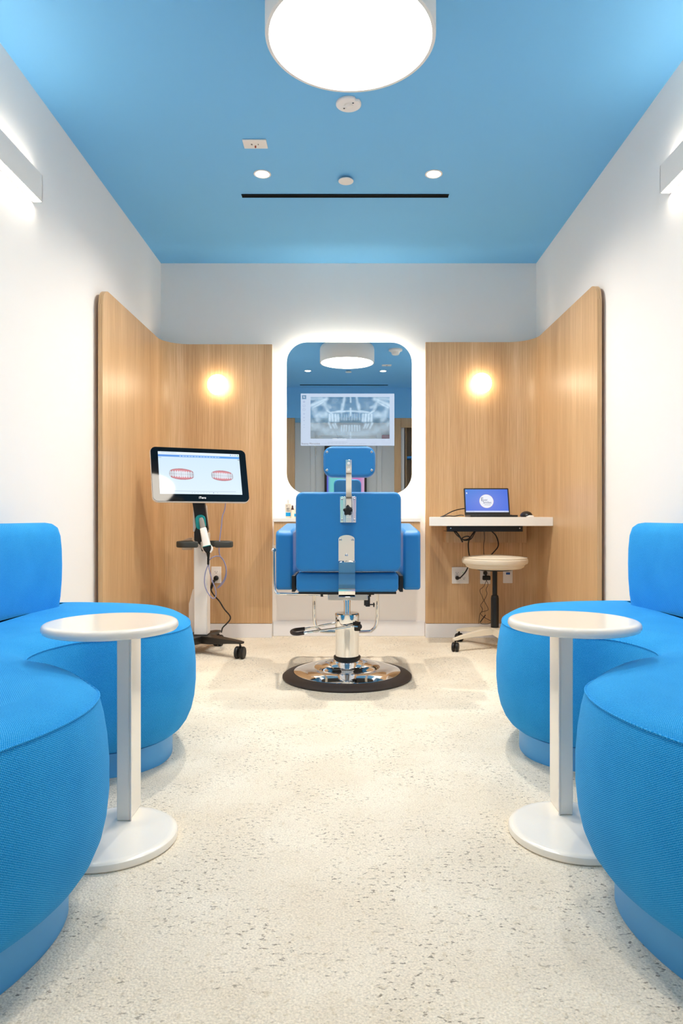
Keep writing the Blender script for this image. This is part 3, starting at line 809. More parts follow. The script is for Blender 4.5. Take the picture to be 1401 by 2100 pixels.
t = thing('bent_cable', 'black cable bowing right below the desk tray, behind the stool seat', 'cable', P(1010, 1092, 4.3))
obj('cord', G().tube([P(1008, 1089, 4.28), P(1017, 1098, 4.3), P(1022, 1112, 4.32), P(1021, 1122, 4.34), P(1013, 1132, 4.37), P(1005, 1142, 4.39), P(1001, 1160, 4.43)], .004, 8, sm=6), M['cord'], t)
t = thing('cable_bundle', 'knotted black cable bundle hanging at the left end of the desk tray', 'cable', P(945, 1095, 4.17))
obj('cord', G().tube([P(929, 1086, 4.20), P(936, 1096, 4.17), P(944, 1103, 4.17), P(952, 1107, 4.17), P(961, 1105, 4.17), P(963, 1101, 4.17), P(956, 1100, 4.165), P(948, 1104, 4.16), P(953, 1108, 4.155), P(965, 1106, 4.165), P(972, 1096, 4.17), P(976, 1088, 4.20)], .0035, 8, sm=6)
    .tube([P(933, 1088, 4.20), P(940, 1096, 4.165), P(946, 1106, 4.16), P(949, 1112, 4.16)], .0045, 8, sm=5), M['cord'], t)
t = thing('laptop_cable', 'black cables running along the desk to the left side of the laptop', 'cable', P(905, 1060, 4.3))
obj('cord', G().tube([P(903, 1060.3, 4.3), P(912, 1057, 4.3), P(925, 1050, 4.31), P(938, 1045.5, 4.33), P(958, 1043, 4.37), P(968, 1052, 4.40)], .0033, 8, sm=5).tube([P(903, 1060.5, 4.25), P(918, 1058, 4.24), P(932, 1058.5, 4.22), P(944, 1056.5, 4.2), P(951, 1057, 4.17)], .003, 8, sm=5), M['cord'], t)

# ================================================================ STOOL
sc = Vector((.877, 4.12, 0))
t = thing('rolling_stool', 'round cream vinyl rolling stool on a five-arm base under the desk', 'stool', sc)
obj('seat', G().lathe(sc, [(.125, .478), (.155, .482), (.172, .492), (.175, .502), (.182, .508), (.193, .513), (.197, .525), (.195, .537), (.186, .546), (.150, .553), (.08, .559), (.0, .561)], 64), M['stoolvinyl'], t)
obj('seat_seam', G().tube([sc + Vector((.190*math.cos(a), .190*math.sin(a), .5455)) for a in [2*PI*i/48 for i in range(48)]], .0018, 6, closed=True), M['stoolbase'], t)
obj('seat_plate', G().lathe(sc, [(.10, .470), (.108, .473), (.108, .4775)], 32), M['black'], t)
obj('gas_lift', G().cyl(sc + Vector((0, 0, .31)), sc + Vector((0, 0, .4695)), .0145), M['cord'], t)
obj('column_cover', G().lathe(sc, [(.024, .125), (.024, .30), (.021, .315), (.016, .32)], 28), M['black'], t)
bs = G().lathe(sc, [(.036, .095), (.040, .10), (.040, .118), (.034, .1245)], 28)
for k in range(5):
    a = math.radians(203 - 72*k); d = Vector((math.cos(a), math.sin(a), 0)); pn = Vector((-d.y, d.x, 0))
    rg = []
    for q, wd, zlo, zhi in ((.02, .026, .085, .122), (.09, .022, .082, .118), (.17, .018, .078, .105), (.24, .015, .072, .092), (.275, .014, .066, .083), (.292, .012, .066, .078)):
        c = sc + d*q; rg.append([c + pn*wd + Vector((0, 0, zlo)), c - pn*wd + Vector((0, 0, zlo)), c - pn*wd*.7 + Vector((0, 0, zhi)), c + pn*wd*.7 + Vector((0, 0, zhi))])
    bs.rings(rg)
obj('star_base', bs, M['stoolbase'], t, bevel=.002)
def caster(t, c, ang, r=.027, wgap=.006, ww=.016):
    rot = T(c.x, c.y, 0) @ Matrix.Rotation(ang, 4, 'Z')
    g = G()
    for s in (-1, 1):
        g.lathe((0, 0, 0), [(r*.5, 0), (r*.94, .001), (r, .004), (r, ww-.004), (r*.9, ww), (r*.5, ww)], 28, mtx=rot @ T(0, s*(wgap/2 + (0 if s > 0 else 0)), r) @ Matrix.Rotation(PI/2 * (-1 if s > 0 else 1), 4, 'X'))
    w_ = obj('caster_wheel', g, M['cord'], t)
    g2 = G().cyl((c.x, c.y, r), (c.x, c.y, c.z), .005); g2.box(-r*.5, r*.5, -.003, .003, r*.8, r*2.1, mtx=rot)
    obj('caster_stem', g2, M['black'], t)
for k in range(5):
    a = math.radians(203 - 72*k)
    caster(t, sc + Vector((.277*math.cos(a), .277*math.sin(a), .070)), math.radians(70 + 40*k))

# ================================================================ MONITOR CART
bc = Vector((-.874, 4.0, 0))
t = thing('monitor_cart', 'white wheeled pedestal cart with black tilted monitor beside the oak wall', 'cart', bc)
obj('column', G().box((397-CX)*3.955/F, (425-CX)*3.955/F, 3.955, 4.045, .106, .70), M['cart'], t, bevel=.006)
obj('cable_cover', G().prism([(P(389, 1242, 4.07).x, .106), (P(412, 1240, 4.07).x, .106), (P(412, 1240, 4.07).x, .40), (P(397, 1212, 4.07).x, .36), (P(389, 1240, 4.07).x, .275)], 4.046, 4.11), M['cart'], t, bevel=.003)
# base legs
tips = [Vector((-.612, 3.815, 0)), Vector((-.806, 4.19, 0)), Vector((-1.13, 4.16, 0)), Vector((-.965, 3.735, 0))]
lg = G()
for tp in tips:
    d = (tp - bc); Ld = d.length; d.normalize(); pn = Vector((-d.y, d.x, 0)); rg = []
    for q, wd, zlo, zhi in ((0, .050, .055, .1055), (Ld*.35, .038, .060, .103), (Ld*.75, .026, .076, .100), (Ld*.95, .022, .082, .098), (Ld*1.06, .016, .084, .095)):
        c = bc + d*q; rg.append([c + pn*wd*.8 + Vector((0,0,zlo)), c - pn*wd*.8 + Vector((0,0,zlo)), c - pn*wd + Vector((0,0,zhi)), c + pn*wd + Vector((0,0,zhi))])
    leg_g = G().rings(rg)
    obj('leg', leg_g, M['darkmetal'], t, bevel=.003)
    caster(t, tp + Vector((0, 0, .083)), math.radians(78), r=.034, wgap=.012, ww=.020)
# neck
nk = [P(395, 1012, 3.97), P(420, 1012, 3.97), P(423, 1050, 3.94), P(427, 1085, 3.93), P(424, 1098, 3.93), P(428, 1120, 3.93), P(427, 1133, 3.93), P(414, 1130, 3.93), P(411, 1118, 3.93), P(398.5, 1108, 3.93), P(398.5, 1092, 3.93), P(402, 1082, 3.93), P(398, 1050, 3.93)]
g = G().rings([[Vector((p.x, 3.925, p.z)) for p in nk], [Vector((p.x, 3.954, p.z)) for p in nk]]); obj('neck', g, M['cord'], t, bevel=.002)
nk = G().prism([(P(396, 1030, 3.96).x, .86), (P(420, 1030, 3.96).x, .86), (P(424, 1090, 3.96).x, .705), (P(396, 1090, 3.96).x, .705)], 3.956, 4.03); obj('neck_rear', nk, M['cart'], t, bevel=.003)
# teal cup / cradle
cm = T(*P(411.5, 1071, 3.915)) @ Matrix.Rotation(math.radians(-5), 4, 'Y')
obj('cradle_cup', G().slab(.058, .086, .026, .014, .005, cm @ T(0, -.005, 0)), M['teal'], t)
obj('cradle_prong', G().tube([P(414, 1112, 3.92), P(415, 1122, 3.9), P(419, 1129, 3.875), P(421, 1133, 3.87)], .007, 10, sm=4).tube([P(428, 1116, 3.92), P(434, 1122, 3.90), P(434.5, 1128, 3.875), P(431, 1133, 3.87)], .006, 10, sm=4), M['cart'], t)
# handles
def ribbon(pts, hh, th, sm=8):
    pts = smooth(pts, sm); rg = []
    for i, p in enumerate(pts):
        tt = pts[min(i+1, len(pts)-1)] - pts[max(i-1, 0)]; tt.z = 0; tt.normalize(); nn = Vector((-tt.y, tt.x, 0))
        k = 1.0 if 0 < i < len(pts)-1 else .8
        ring = []
        for a, b in rrect(2*th*k, 2*hh*k, th*.8, 3): ring.append(p + nn*a + Vector((0, 0, b)))
        rg.append(ring)
    return G().rings(rg)
zh = P(0, 1116.5, 3.87).z
obj('handle', ribbon([(-.858, 3.862, zh), (-.91, 3.856, zh), (-.955, 3.862, zh), (-.978, 3.89, zh), (-.972, 3.95, zh), (-.94, 3.985, zh), (-.915, 3.99, zh)], .018, .009), M['grip'], t)
obj('handle', ribbon([(-.762, 3.862, zh), (-.71, 3.856, zh), (-.682, 3.865, zh), (-.674, 3.895, zh), (-.69, 3.945, zh), (-.74, 3.975, zh), (-.825, 3.985, zh)], .018, .009), M['grip'], t)
obj('rear_basket', G().prism([(P(377, 1128, 4.1).x, .595), (P(398, 1128, 4.1).x, .595), (P(398, 1102, 4.1).x, .668), (P(392, 1102, 4.1).x, .668), (P(377, 1108, 4.1).x, .65)], 4.05, 4.14), M['beige'], t, bevel=.005)
# monitor
al = math.radians(25.2); ta = math.radians(17)
mc = P(412, 973.5, 3.90)
mm_ = T(*mc) @ Matrix.Rotation(al, 4, 'Z') @ Matrix.Rotation(-ta, 4, 'X')
MW, MH = .548, .322
mon = obj('monitor', G().slab(MW, MH, .030, .003, .0012, mm_ , n=10), M['bglass'], t)
obj('monitor_shell', G().slab(MW + .004, MH + .004, .032, .020, .005, mm_ @ T(-.0012, .0012, -.002), n=10), M['fixture'], t)
obj('monitor_mount', G().slab(.16, .12, .02, .03, .004, mm_ @ T(0, .0215, -.04)).cyl(mm_ @ Vector((0, .05, -.05)), (P(408, 1020, 3.97).x, 3.99, .85), .022), M['cart'], t)
def paint_teeth():
    wn, h = 400, 222; u, v = np.meshgrid(np.linspace(0, 1, wn), np.linspace(0, 1, h))
    c = np.zeros((h, wn, 3)); k = np.clip(v, 0, 1)
    c[..., 0] = (206 + 14*k)/255; c[..., 1] = (228 + 8*k)/255; c[..., 2] = (244 + 4*k)/255
    c[v < .065] = np.array([226, 238, 250])/255
    bar = (v > .07) & (v < .122)
    for i, (a_, b_) in enumerate(((98, 92), (150, 160), (224, 232))): c[..., i][bar] = ((a_*(1-u) + b_*u)/255)[bar]
    tx = bar & (u > .25) & (u < .76) & (np.abs(v-.098) < .010) & (np.sin(u*520)+np.sin(u*173) > -.4); c[tx] = np.array([200, 225, 250])/255
    c[(v < .04) & (v > .022) & (u > .03) & (u < .22) & (np.sin(u*600) > -.5)] = np.array([190, 205, 222])/255
    for x_, cl in ((.89, (120, 170, 220)), (.92, (190, 200, 210)), (.95, (170, 185, 200)), (.98, (90, 190, 130))):
        c[np.hypot((u-x_)*1.75, v-.033) < .014] = np.array(cl)/255
    c[(np.abs(v-.145) < .006) & (u > .975)] = .5
    c[(np.abs(v-.145) < .005) & (u < .04)] = np.array([170, 190, 205])/255
    c[(np.abs(v-.93) < .003) & (u > .05) & (u < .92)] = np.array([172, 184, 196])/255
    for x_ in (.38, .41, .45, .485, .52, .555, .59, .64, .69):
        c[np.hypot((u-x_)*1.75, v-.965) < (.010 if x_ == .64 else .006)] = np.array([110, 118, 150])/255
    for cu, wu, cv, hv, sk in ((.268, .148, .53, .135, .10), (.765, .136, .545, .128, .04)):
        a = (u-cu)/wu; b = (v-cv-.01*a)/hv
        shape = (np.abs(a)**2.6 + np.abs(b*(1+.12*np.abs(a)))**3.2) < 1
        ph = np.sign(a)*np.abs(a)**.9*5.2
        if sk > .05: ph = ph + .3
        scal = np.abs(np.sin(PI*ph/1.0))
        gl = .36 + .26*scal - .08*np.abs(a)
        gum = shape & (np.abs(b) > gl)
        teeth = shape & ~gum
        gc = np.array([214, 142, 148])/255; sh_ = 1 - .25*np.clip(np.abs(a)-.4, 0, 1) - .12*(np.abs(b) > .8)
        c[gum] = (gc[None, :]*sh_[gum][:, None])
        tc_ = .88 - .20*(scal < .20) - .15*np.clip(np.abs(a)-.35, 0, 1) - .10*(np.abs(b + .03*np.sin(ph*7)) < .04)
        c[teeth] = np.array([1.0, 1.02, 1.06])[None, :]*tc_[teeth][:, None]
        rim = shape & ((np.abs(a)**2.6 + np.abs(b*(1+.12*np.abs(a)))**3.2) > .93); c[rim] *= .88
    return np.concatenate([tolin(np.clip(c, 0, 1)), np.ones((h, wn, 1))], -1)
pixels('screen', .468, .252, paint_teeth(), mm_ @ T(.0, -.0006, .008), M['display'], mon)
text('screen_logo', 'iTero', .018, mm_ @ T(.0, -.0008, -.139), M['logo'], mon)
# scanner wand
t = thing('scanner_wand', 'white handheld scanner wand resting in the teal cradle of the cart', 'scanner', P(421, 1128, 3.885))
p0, p1 = P(416.5, 1083, 3.89), P(424.5, 1121, 3.875)
ax = (p1 - p0).normalized(); yv = Vector((0, -1, 0)); yv = (yv - ax*yv.dot(ax)).normalized(); xv = yv.cross(ax)
def wring(p, wx, wy, rr=.3): return [p + xv*a + yv*b for a, b in rrect(wx, wy, min(wx, wy)*rr, 3)]
obj('wand_body', G().rings([wring(p0, .033, .026), wring(p0 + ax*.004, .036, .030), wring(p0*.5 + p1*.5, .040, .034), wring(p1 - ax*.003, .046, .038)]), M['cart'], t)
obj('wand_ring', G().rings([wring(p1 - ax*.003, .047, .039), wring(p1, .047, .039)]), M['teal'], t)
obj('wand_collar', G().rings([wring(p1, .045, .037), wring(p1 + ax*.018, .040, .032), wring(p1 + ax*.034, .024, .022)]), M['black'], t)
q0 = P(412, 1062, 3.895)
obj('wand_tip', G().rings([wring(q0, .018, .014), wring(q0 + (p0-q0)*.2, .026, .020), wring(p0 - ax*.0005, .030, .024)]), M['grey'], t)
s0 = p1 + ax*.034; s1 = P(427, 1158, 3.87)
obj('strain_relief', G().tube([s0, s0*.6 + s1*.4 + Vector((.001, 0, 0)), s1], [.011, .007, .0055], 12), M['cord'], t)
for i in range(5):
    p = s0*(.5 - i*.1) + s1*(.5 + i*.1); obj('relief_rib', G().tube([p, p + (s1-s0)*.03], .0072, 12), M['cord'], t)
Yl = 3.87
obj('scanner_cable', G().tube([s1, P(421, 1175, Yl), P(419.5, 1195, Yl), P(423, 1209, Yl), P(430, 1221, Yl), P(437, 1227.5, Yl), P(442, 1224, Yl), P(443, 1214, Yl), P(440, 1203, Yl), P(435, 1190, Yl), P(430.5, 1173, Yl), P(428, 1160, Yl+.004), P(428, 1152, Yl+.01),
    P(431, 1147, Yl+.02), P(438, 1142, Yl+.03), P(447, 1140.5, Yl+.04), P(454, 1143, Yl+.05), P(460, 1152, Yl+.05), P(464, 1165, Yl+.05), P(464, 1180, Yl+.05), P(460, 1192, Yl+.05), P(452, 1202, Yl+.05), P(446, 1206, Yl+.055), P(449, 1202, Yl+.06), P(458, 1191, Yl+.06), P(463, 1178, Yl+.06), P(463.5, 1165, Yl+.06), P(459, 1151, Yl+.06), P(452, 1141, Yl+.06),
    P(449.5, 1130, Yl+.06), P(450.5, 1108, Yl+.065), P(454, 1080, Yl+.07), P(456, 1060, Yl+.07), P(461, 1045, Yl+.07), P(462.5, 1032, Yl+.065)], .0030, 8, sm=5), M['lav'], t)
# cart power cable
yC = plugC[1]
t = thing('power_cable', 'black power cord from the left wall outlet down to the cart base', 'cable', (plugC[0], yC, plugC[2]))
obj('plug', G().lathe((0, 0, 0), [(.015, 0), (.0165, .006), (.015, .020), (.008, .025)], 22, mtx=T(plugC[0], yC - .0005, plugC[2]) @ Matrix.Rotation(PI/2, 4, 'X')), M['cord'], t)
obj('plug_sleeve', G().tube([(plugC[0]-.004, yC-.015, plugC[2]-.008), P(437, 1194, yC-.02), P(433, 1207, yC-.03)], [.007, .009, .008], 10), M['cord'], t)
obj('cord', G().tube([P(433, 1205, yC-.03), P(433.5, 1212, yC-.03), P(440, 1222, yC-.05), P(450, 1233, yC-.07), P(460, 1249, yC-.09), P(471, 1262, yC-.11), P(472, 1270, yC-.13), P(465, 1279, yC-.16), P(457, 1287, yC-.19), P(454, 1297, yC-.21)], .0042, 8, sm=6), M['cord'], t)

# ================================================================ BARBER-STYLE CHAIR
bx, by = -.012, 3.39
t = thing('treatment_chair', 'blue vinyl reclining chair with headrest and chrome round base, facing the mirror', 'chair', (bx, by, 0))
obj('base_rim', G().lathe((bx, by, 0), [(.316, .0), (.320, .004), (.320, .010), (.310, .018), (.290, .026), (.268, .030), (.262, .026), (.262, .0)], 96), M['rubber'], t)
obj('base_dome', G().lathe((bx, by, 0), [(.266, .020), (.264, .031), (.235, .041), (.205, .049), (.180, .053), (.168, .052), (.162, .054), (.158, .060), (.130, .072), (.095, .080), (.072, .086), (.062, .092)], 96, cap0=False), M['chrome'], t, smooth_angle=50)
obj('base_collar', G().lathe((bx, by, 0), [(.064, .088), (.067, .092), (.067, .102), (.063, .105)], 48), M['cord'], t)
obj('pump_cylinder', G().lathe((bx, by, 0), [(.0590, .100), (.0590, .231), (.0600, .233), (.0600, .312), (.057, .317), (.02, .318)], 64), M['chrome'], t, smooth_angle=30)
obj('piston', G().lathe((bx, by, 0), [(.016, .316), (.016, .408)], 24).lathe((bx, by, 0), [(.0172, .37), (.0172, .395)], 24), M['chrome'], t)
# pump lever
zl0, zl1 = .262, .226
lv = G().tube([(bx+.066, by-.062, zl0-.004), (bx+.02, by-.075, zl0), (bx-.06, by-.074, .250), (-.205, by-.072, .232), (-.235, by-.07, .227)], .005, 10, sm=4)
lv.tube([(bx+.0, by+.062, .262), (bx-.07, by+.055, .255), (-.19, by+.045, .236), (-.235, by+.04, .229)], .005, 10, sm=4)
obj('pump_lever', lv, M['chrome'], t)
obj('lever_grip', G().tube([(-.222, by-.071, .229), (-.255, by-.066, .2235), (-.278, by-.045, .223), (-.285, by-.012, .226), (-.272, by+.022, .2275), (-.25, by+.037, .228), (-.225, by+.041, .230)], .0095, 12, sm=5), M['rubber'], t)
obj('lever_pivot', G().cyl((bx+.062, by-.045, zl0-.004), (bx+.062, by-.072, zl0-.004), .011).box(bx+.038, bx+.066, by-.050, by-.03, zl0-.028, zl0+.016), M['darkmetal'], t, bevel=.002)
# mechanism under seat
obj('seat_bracket', G().box(-.100, .085, by-.24, by+.05, .408, .4375).box(-.08, .06, by-.07, by+.07, .408, .421), M['steel'], t, bevel=.003)
obj('bracket_bar', G().cyl((-.135, by-.20, .436), (.115, by-.20, .436), .0075).cyl((-.135, by-.20, .436), (-.123, by-.20, .436), .016).cyl((.09, by-.20, .436), (.10, by-.20, .436), .016), M['cord'], t)
obj('release_knob', G().cyl((.085, by-.20, .425), (.085, by-.20, .375), .011).box(.068, .082, by-.21, by-.18, .38, .425).cyl((.09, by-.21, .385), (.118, by-.21, .385), .003).cyl((.113, by-.215, .374), (.113, by-.215, .394), .003), M['darkmetal'], t)
# seat
obj('seat', G().slab(.470, .090, .022, .50, .014, T(-.010, 3.125, .493)), M['vinyl'], t)
obj('seat_base', G().box(-.235, .215, 3.14, 3.60, .4385, .4475), M['black'], t)
for sx in (-1, 1):
    xa = -.010 + sx*.250
    obj('arm_bracket', G().box(xa-.0075, xa+.0075, 3.16, 3.40, .446, .52), M['cord'], t)
# backrest
obj('backrest', G().slab(.480, .362, .032, .095, .012, T(-.005, 3.10, .7255), n=6), M['vinyl'], t)
pp = [(x - .005, 3.1055, z + .7255) for x, z in rrect(.464, .346, .026, 6)]
obj('back_piping', G().tube(pp, .0022, 6, closed=True), M['vinyl_seam'], t)
# arms
for sx in (-1, 1):
    a, b = (-.347, -.265) if sx < 0 else (.251, .334)
    poly = [(3.20, .450), (3.70, .450), (3.72, .47), (3.72, .735), (3.69, .757), (3.22, .728), (3.20, .712)]
    g = G().prism(poly, a, b, 'x'); o = obj('armrest', g, M['vinyl'], t, bevel=.014, seg=4)
# headrest
hz = 1.043; hx = 0.000
hm = T(hx - .001, 3.055, hz) @ Matrix.Rotation(math.radians(-4), 4, 'X')
obj('headrest', G().slab(.234, .137, .042, .065, .012, hm, n=10), M['vinyl'], t)
for sx in (-1, 1):
    for sz in (-1, 1):
        obj('headrest_screw', G().lathe((0, 0, 0), [(.0055, 0), (.0055, .0012), (.003, .0025)], 16, mtx=hm @ T(sx*.100, -.0002, sz*.041) @ Matrix.Rotation(PI/2, 4, 'X')), M['steel'], t)
bm_ = T(-.003, 3.048, 0)
g = G().prism([(3.044, .875), (3.049, .875), (3.075, .905), (3.054, .985), (3.0525, 1.047), (3.0475, 1.047), (3.048, .985), (3.068, .905)], -.0155, .0095, 'x')
g = G()
g.box(-.017, .010, 3.046, 3.051, .905, 1.049); g.box(-.017, .010, 3.069, 3.074, .79, .905)
g = G().rings([[Vector((x, y + dy, z)) for x, dy in ((-.0165, 0), (.0095, 0), (.0095, .005), (-.0165, .005))] for y, z in ((3.078, .79), (3.078, .90), (3.070, .925), (3.054, .965), (3.0475, .985), (3.0465, 1.049))])
obj('headrest_bar', g, M['chrome'], t, bevel=.001)
for dz in (1.033, 1.005):
    obj('bar_hole', G().lathe((0, 0, 0), [(.0065, 0), (.0065, .0008)], 18, mtx=T(-.004, 3.0463, dz) @ Matrix.Rotation(PI/2, 4, 'X')), M['plastic'], t)
obj('bar_bracket', G().box(-.043, -.026, 3.092, 3.0995, .768, .886).box(.010, .030, 3.092, 3.0995, .768, .886).box(-.026, -.019, 3.068, 3.0995, .768, .886).box(.0115, .018, 3.068, 3.0995, .768, .886).box(-.019, .0115, 3.084, 3.090, .768, .884), M['chrome'], t, bevel=.0015)
for sx in (-.0345, .022):
    for z in (.780, .874):
        obj('bracket_screw', G().lathe((0, 0, 0), [(.005, 0), (.005, .001), (.003, .002)], 14, mtx=T(sx, 3.0918, z) @ Matrix.Rotation(PI/2, 4, 'X')), M['steel'], t)
# star knob
kc = P(713.5, 1048, 3.05); ring0 = []; star = []
for j in range(60):
    a = 2*PI*j/60; r = .0195 + .0028*math.cos(5*(a - PI/2)); star.append((r*math.cos(a), r*math.sin(a)))
g = G().rings([[Vector((kc.x + x*s, y, kc.z + z*s)) for x, z in star] for s, y in ((.55, 3.030), (.85, 3.032), (1.0, 3.038), (1.0, 3.052), (.8, 3.056))])
g.cyl((kc.x, 3.0555, kc.z), (kc.x, 3.079, kc.z), .006)
obj('star_knob', g, M['cord'], t)
# recline bracket
def arc_plate(x0, x1, z0, z1):
    r = (x1-x0)/2; cx_ = (x0+x1)/2; pts = [(x1, z0)]
    for i in range(13): a = PI*i/12; pts.append((cx_ + r*math.cos(a), z1 - r*.55 + r*.55*math.sin(a)))
    pts.append((x0, z0)); return pts
obj('recline_plate', G().prism(arc_plate(-.051, .0235, .592, .712), 3.094, 3.0995), M['chrome'], t, bevel=.001)
for x, z in ((-.041, .690), (.014, .690), (-.014, .620)):
    obj('plate_screw', G().lathe((0, 0, 0), [(.0065, 0), (.0065, .0015), (.003, .003)], 16, mtx=T(x, 3.0938, z) @ Matrix.Rotation(PI/2, 4, 'X')), M['steel'], t)
g = G().rings([[Vector((x, y + dy, z)) for x, dy in ((-.049, 0), (.025, 0), (.025, .006), (-.049, .006))] for y, z in ((3.093, .594), (3.086, .588), (3.042, .475), (3.040, .462), (3.046, .446))])
g.box(-.049, .025, 3.047, 3.22, .4385, .4455) if False else None
obj('recline_bar', g, M['chrome'], t, smooth_angle=25)
obj('recline_foot', G().box(-.049, .025, 3.046, 3.16, .429, .4375), M['chrome'], t, bevel=.002)
# side lever
pt = [P(561.5, 1128, 3.42), P(562, 1150, 3.36), P(562.5, 1195, 3.22), P(564, 1210, 3.19), P(568, 1216, 3.18), P(576, 1217.5, 3.17), P(640, 1218.5, 3.18), P(676, 1219.5, 3.18)]
obj('recline_lever', G().tube(pt, .0055, 10, sm=4), M['chrome'], t)
obj('lever_knob', G().ball(P(561, 1128, 3.43), .012), M['chrome'], t)
# footrest
yf_ = 3.82
fp = [(-.196, 3.66, .44), (-.197, yf_-.06, .38), (-.197, yf_, .26)]
pts = [(-.192, 3.64, .440), (-.194, 3.70, .425), (-.196, 3.80, .33), (-.197, 3.82, .24), (-.190, 3.822, .185), (-.165, 3.823, .158), (-.13, 3.823, .149), (.09, 3.823, .149), (.125, 3.823, .158), (.148, 3.822, .185), (.155, 3.82, .24), (.154, 3.80, .33), (.152, 3.70, .425), (.150, 3.64, .440)]
obj('footrest_tube', G().tube(pts, .0095, 14, sm=5), M['chrome'], t)
obj('footrest_arm', G().box(-.20, -.18, 3.50, 3.66, .4275, .438).box(.14, .16, 3.50, 3.66, .4275, .438), M['steel'], t)

# ================================================================ SOFAS
OUT = [(-1.222, 2.70), (-1.18, 2.755), (-1.087, 2.775), (-.98, 2.765), (-.875, 2.745), (-.749, 2.69), (-.667, 2.61), (-.593, 2.48), (-.552, 2.36), (-.538, 2.26), (-.556, 2.16), (-.62, 2.07), (-.71, 2.02),
       (-.784, 1.985), (-.824, 1.911), (-.840, 1.824), (-.828, 1.744), (-.785, 1.69), (-.715, 1.65), (-.645, 1.589), (-.576, 1.50), (-.522, 1.42), (-.500, 1.34), (-.497, 1.26), (-.510, 1.177), (-.535, 1.10),
       (-.575, 1.02), (-.65, .935), (-.75, .88), (-.87, .85), (-1.0, .84), (-1.13, .845), (-1.20, .87), (-1.226, .93), (-1.228, 1.1), (-1.228, 1.4), (-1.228, 1.8), (-1.228, 2.2), (-1.228, 2.55)]
def offset(pl, d):
    n = len(pl); out = []
    for i in range(n):
        a, b = pl[i-1], pl[(i+1) % n]; tt = (b - a).normalized(); nn = Vector((tt.y, -tt.x))
        out.append(pl[i] + nn*d*SGN)
    return out
SGN = -1
def sofa(mir, dx, dy, label):
    tr = (lambda p: Vector((mir*p[0] + dx, p[1] + dy)))
    pl = [Vector((p.x, p.y)) for p in smooth([(a, b, 0) for a, b in OUT], 7, True)]
    # keep the wall side straight (no bulge into the wall)
    base = Vector(tr((-.9, 1.8))).to_3d()
    t = thing('curved_sofa', label, 'sofa', base, 'blue curved sofas')
    def ring(d, z):
        o = offset(pl, d); r = []
        for p in o:
            x = max(p.x, -1.232); q = tr((x, p.y)); r.append(Vector((q.x, q.y, z)))
        return r
    prof = [(-.10, .074), (-.062, .0745), (-.046, .080), (-.024, .096), (-.008, .118), (.006, .15), (.015, .19), (.020, .24), (.020, .30), (.016, .35), (.009, .395), (.001, .427), (-.001, .431), (-.0045, .434), (-.010, .4395), (-.022, .446), (-.045, .453), (-.08, .458), (-.115, .460)]
    body = obj('seat_body', G().rings([ring(d, z) for d, z in prof], uv=True), M['fabric'], t, smooth_angle=60)
    obj('seat_seam', G().tube(ring(.0005, .4305), .0022, 6, closed=True), M['fabric'], t)
    obj('plinth', G().rings([ring(-.058, .0005), ring(-.058, .0735)]), M['plinth'], t)
    path = smooth([(-1.165, .98, 0), (-1.176, 1.2, 0), (-1.178, 1.5, 0), (-1.178, 1.8, 0), (-1.176, 2.1, 0), (-1.165, 2.3, 0), (-1.143, 2.46, 0), (-1.122, 2.58, 0)], 10)
    Ls = [0]
    for i in range(1, len(path)): Ls.append(Ls[-1] + (path[i]-path[i-1]).length)
    tot = Ls[-1]
    # resample with fine ends
    def at(s):
        for i in range(1, len(path)):
            if Ls[i] >= s - 1e-9:
                k = (s-Ls[i-1])/(Ls[i]-Ls[i-1]); return path[i-1].lerp(path[i], k), (path[i]-path[i-1]).normalized()
        return path[-1], (path[-1]-path[-2]).normalized()
    RE = .05
    ss = [RE*(1-math.cos(PI/2*i/7)) for i in range(8)]; ss = ss + [RE + (tot-2*RE)*i/40 for i in range(1, 40)] + [tot - x for x in reversed(ss)]
    sect = [(-.046, .457), (-.054, .50), (-.060, .56), (-.062, .62), (-.060, .68), (-.054, .73), (-.042, .758), (-.022, .770), (0, .773), (.022, .770), (.042, .758), (.054, .73), (.060, .68), (.062, .62), (.060, .56), (.054, .50), (.046, .457)]
    rg = []
    for s_ in ss:
        e = min(s_, tot - s_); ins = RE - math.sqrt(max(0, RE*RE - (RE-e)**2)) if e < RE else 0
        ins = min(ins, RE*.97)
        p, tt = at(min(max(s_, 0), tot)); nn = Vector((tt.y, -tt.x, 0)); r = []
        for d, z in sect:
            k = 1 - ins/.066; zz = z if z < .5 else .457 + (z-.457)*(1 - ins*.75/.316)
            q = p + nn*d*k; q2 = tr((max(q.x, -1.243), q.y)); r.append(Vector((q2.x, q2.y, zz)))
        rg.append(r)
    obj('backrest', G().rings(rg, uv=True), M['fabric'], t, smooth_angle=60)
sofa(1, 0, 0, 'blue curved fabric sofa along the left wall, in front of the monitor cart')
sofa(-1, -.013, .05, 'blue curved fabric sofa along the right wall, in front of the desk')

# ================================================================ SIDE TABLES
def side_table(x, y, px, label):
    t = thing('side_table', label, 'side table', (x, y, 0), 'white round side tables')
    R = .160
    obj('table_top', G().lathe((x, y, 0), [(R-.012, .5165), (R-.004, .519), (R, .525), (R, .531), (R-.002, .536), (R-.006, .539), (R-.011, .540), (R-.018, .5402)], 80), M['white'], t)
    obj('table_base', G().lathe((x, y, 0), [(R-.004, 0.0005), (R-.001, .004), (R-.001, .010), (R-.003, .017), (R-.007, .020), (R-.013, .0212), (R-.02, .0215)], 80), M['white'], t)
    y0, y1 = y + .061, y + .154
    x0, x1 = px, px + .034
    xi = (x0, x1)
    obj('post', G().box(x0, x1, y0, y1, .022, .5162), M['white'], t, bevel=.0025)
    return t, x0, x1, y0, y1
t, x0, x1, y0, y1 = side_table(-.5855, 1.678, -.5935, 'white round side table in the notch of the left sofa')
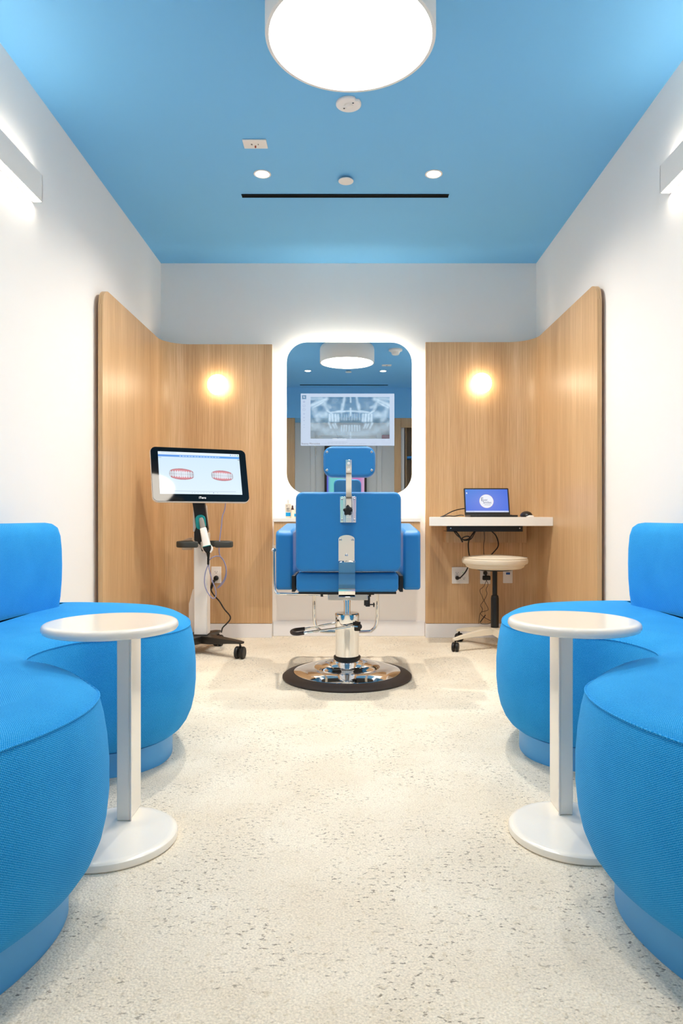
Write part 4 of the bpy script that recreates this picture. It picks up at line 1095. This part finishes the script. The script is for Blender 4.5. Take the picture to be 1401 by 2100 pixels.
obj('post_edge', G().box(x1, x1 + .0035, y0 - .002, y0 + .004, .022, .5162), M['fixture'], t)
t, x0, x1, y0, y1 = side_table(.561, 1.712, .547, 'white round side table in the notch of the right sofa')
obj('post_edge', G().box(x0 - .0035, x0, y0 - .002, y0 + .004, .022, .5162), M['fixture'], t)

# ================================================================ REAR OF THE ROOM (seen in the mirror)
t = thing('display_kiosk', 'tall screen with a pink and cyan gradient seen in the mirror', 'display', (.005, -.62, 0))
obj('kiosk_frame', G().box(-.29, .30, -.66, -.62, .0, 1.774), M['black'], t, bevel=.004)
h, wn = 160, 60
u, v = np.meshgrid(np.linspace(0, 1, wn), np.linspace(0, 1, h))
# mirrored in the picture: x is flipped because the screen faces +Y
lft = np.array([.45, .86, .86]); rgt = np.array([.82, .50, .78]); k = np.clip((u-.35)*2.6, 0, 1)[..., None]
cimg = lft*(1-k) + rgt*k; edge = np.exp(-(u/.05)**2)[..., None]; cimg = cimg*(1-edge) + np.array([.35, .30, .85])*edge
edge = np.exp(-((1-u)/.08)**2)[..., None]; cimg = cimg*(1-edge*.5) + np.array([.95, .9, .95])*edge*.5
kk = np.clip((v-.40)*3, 0, 1)[..., None]; cimg = cimg*(1-kk) + np.array([.93, .89, .82])*kk  # cream glow added low on the screen so the chair's chrome plate reflects it
cimg = np.concatenate([cimg[:, ::-1]**2.0, np.ones((h, wn, 1))], -1)
pixels('screen', .525, 1.66, cimg, T(.005, -.6190, .90) @ Matrix.Rotation(PI, 4, 'Z'), M['kioskdisplay'], t)
t = thing('fire_alarm', 'red fire alarm box with a white strobe seen in the mirror', 'alarm', (.58, YA, 1.87))
obj('alarm_body', G().box(.52, .64, YA + .0006, YA + .05, 1.81, 1.94), M['red'], t, bevel=.012)
obj('strobe', G().box(.56, .60, YA + .0505, YA + .062, 1.845, 1.875), M['fixture'], t, bevel=.004)
t = thing('oak_cabinet', 'oak cabinet with an open dark niche seen at the right mirror edge', 'cabinet', (.95, YF - .3, 0))
obj('cabinet_frame', G().box(.66, .75, YF - .02, YF, 0, 2.112).box(.75, XR - .002, YF - .02, YF, 1.985, 2.112).box(.75, XR - .002, YF - .02, YF, 0, .4), M['wood2'], t, bevel=.002)
obj('niche', G().box(.81, XR - .002, YF - .34, YF - .32, .4, 2.11).box(.81, XR-.002, YF - .32, YF - .021, .38, .40).box(XR - .02, XR - .002, YF - .32, YF - .021, .4, 2.11).box(.81, .83, YF - .32, YF - .021, .4, 2.11), M['wooddark'], t)
obj('blue_shelf', G().box(.835, XR - .025, YF - .25, YF - .03, 1.57, 1.60), M['vinyl'], t)
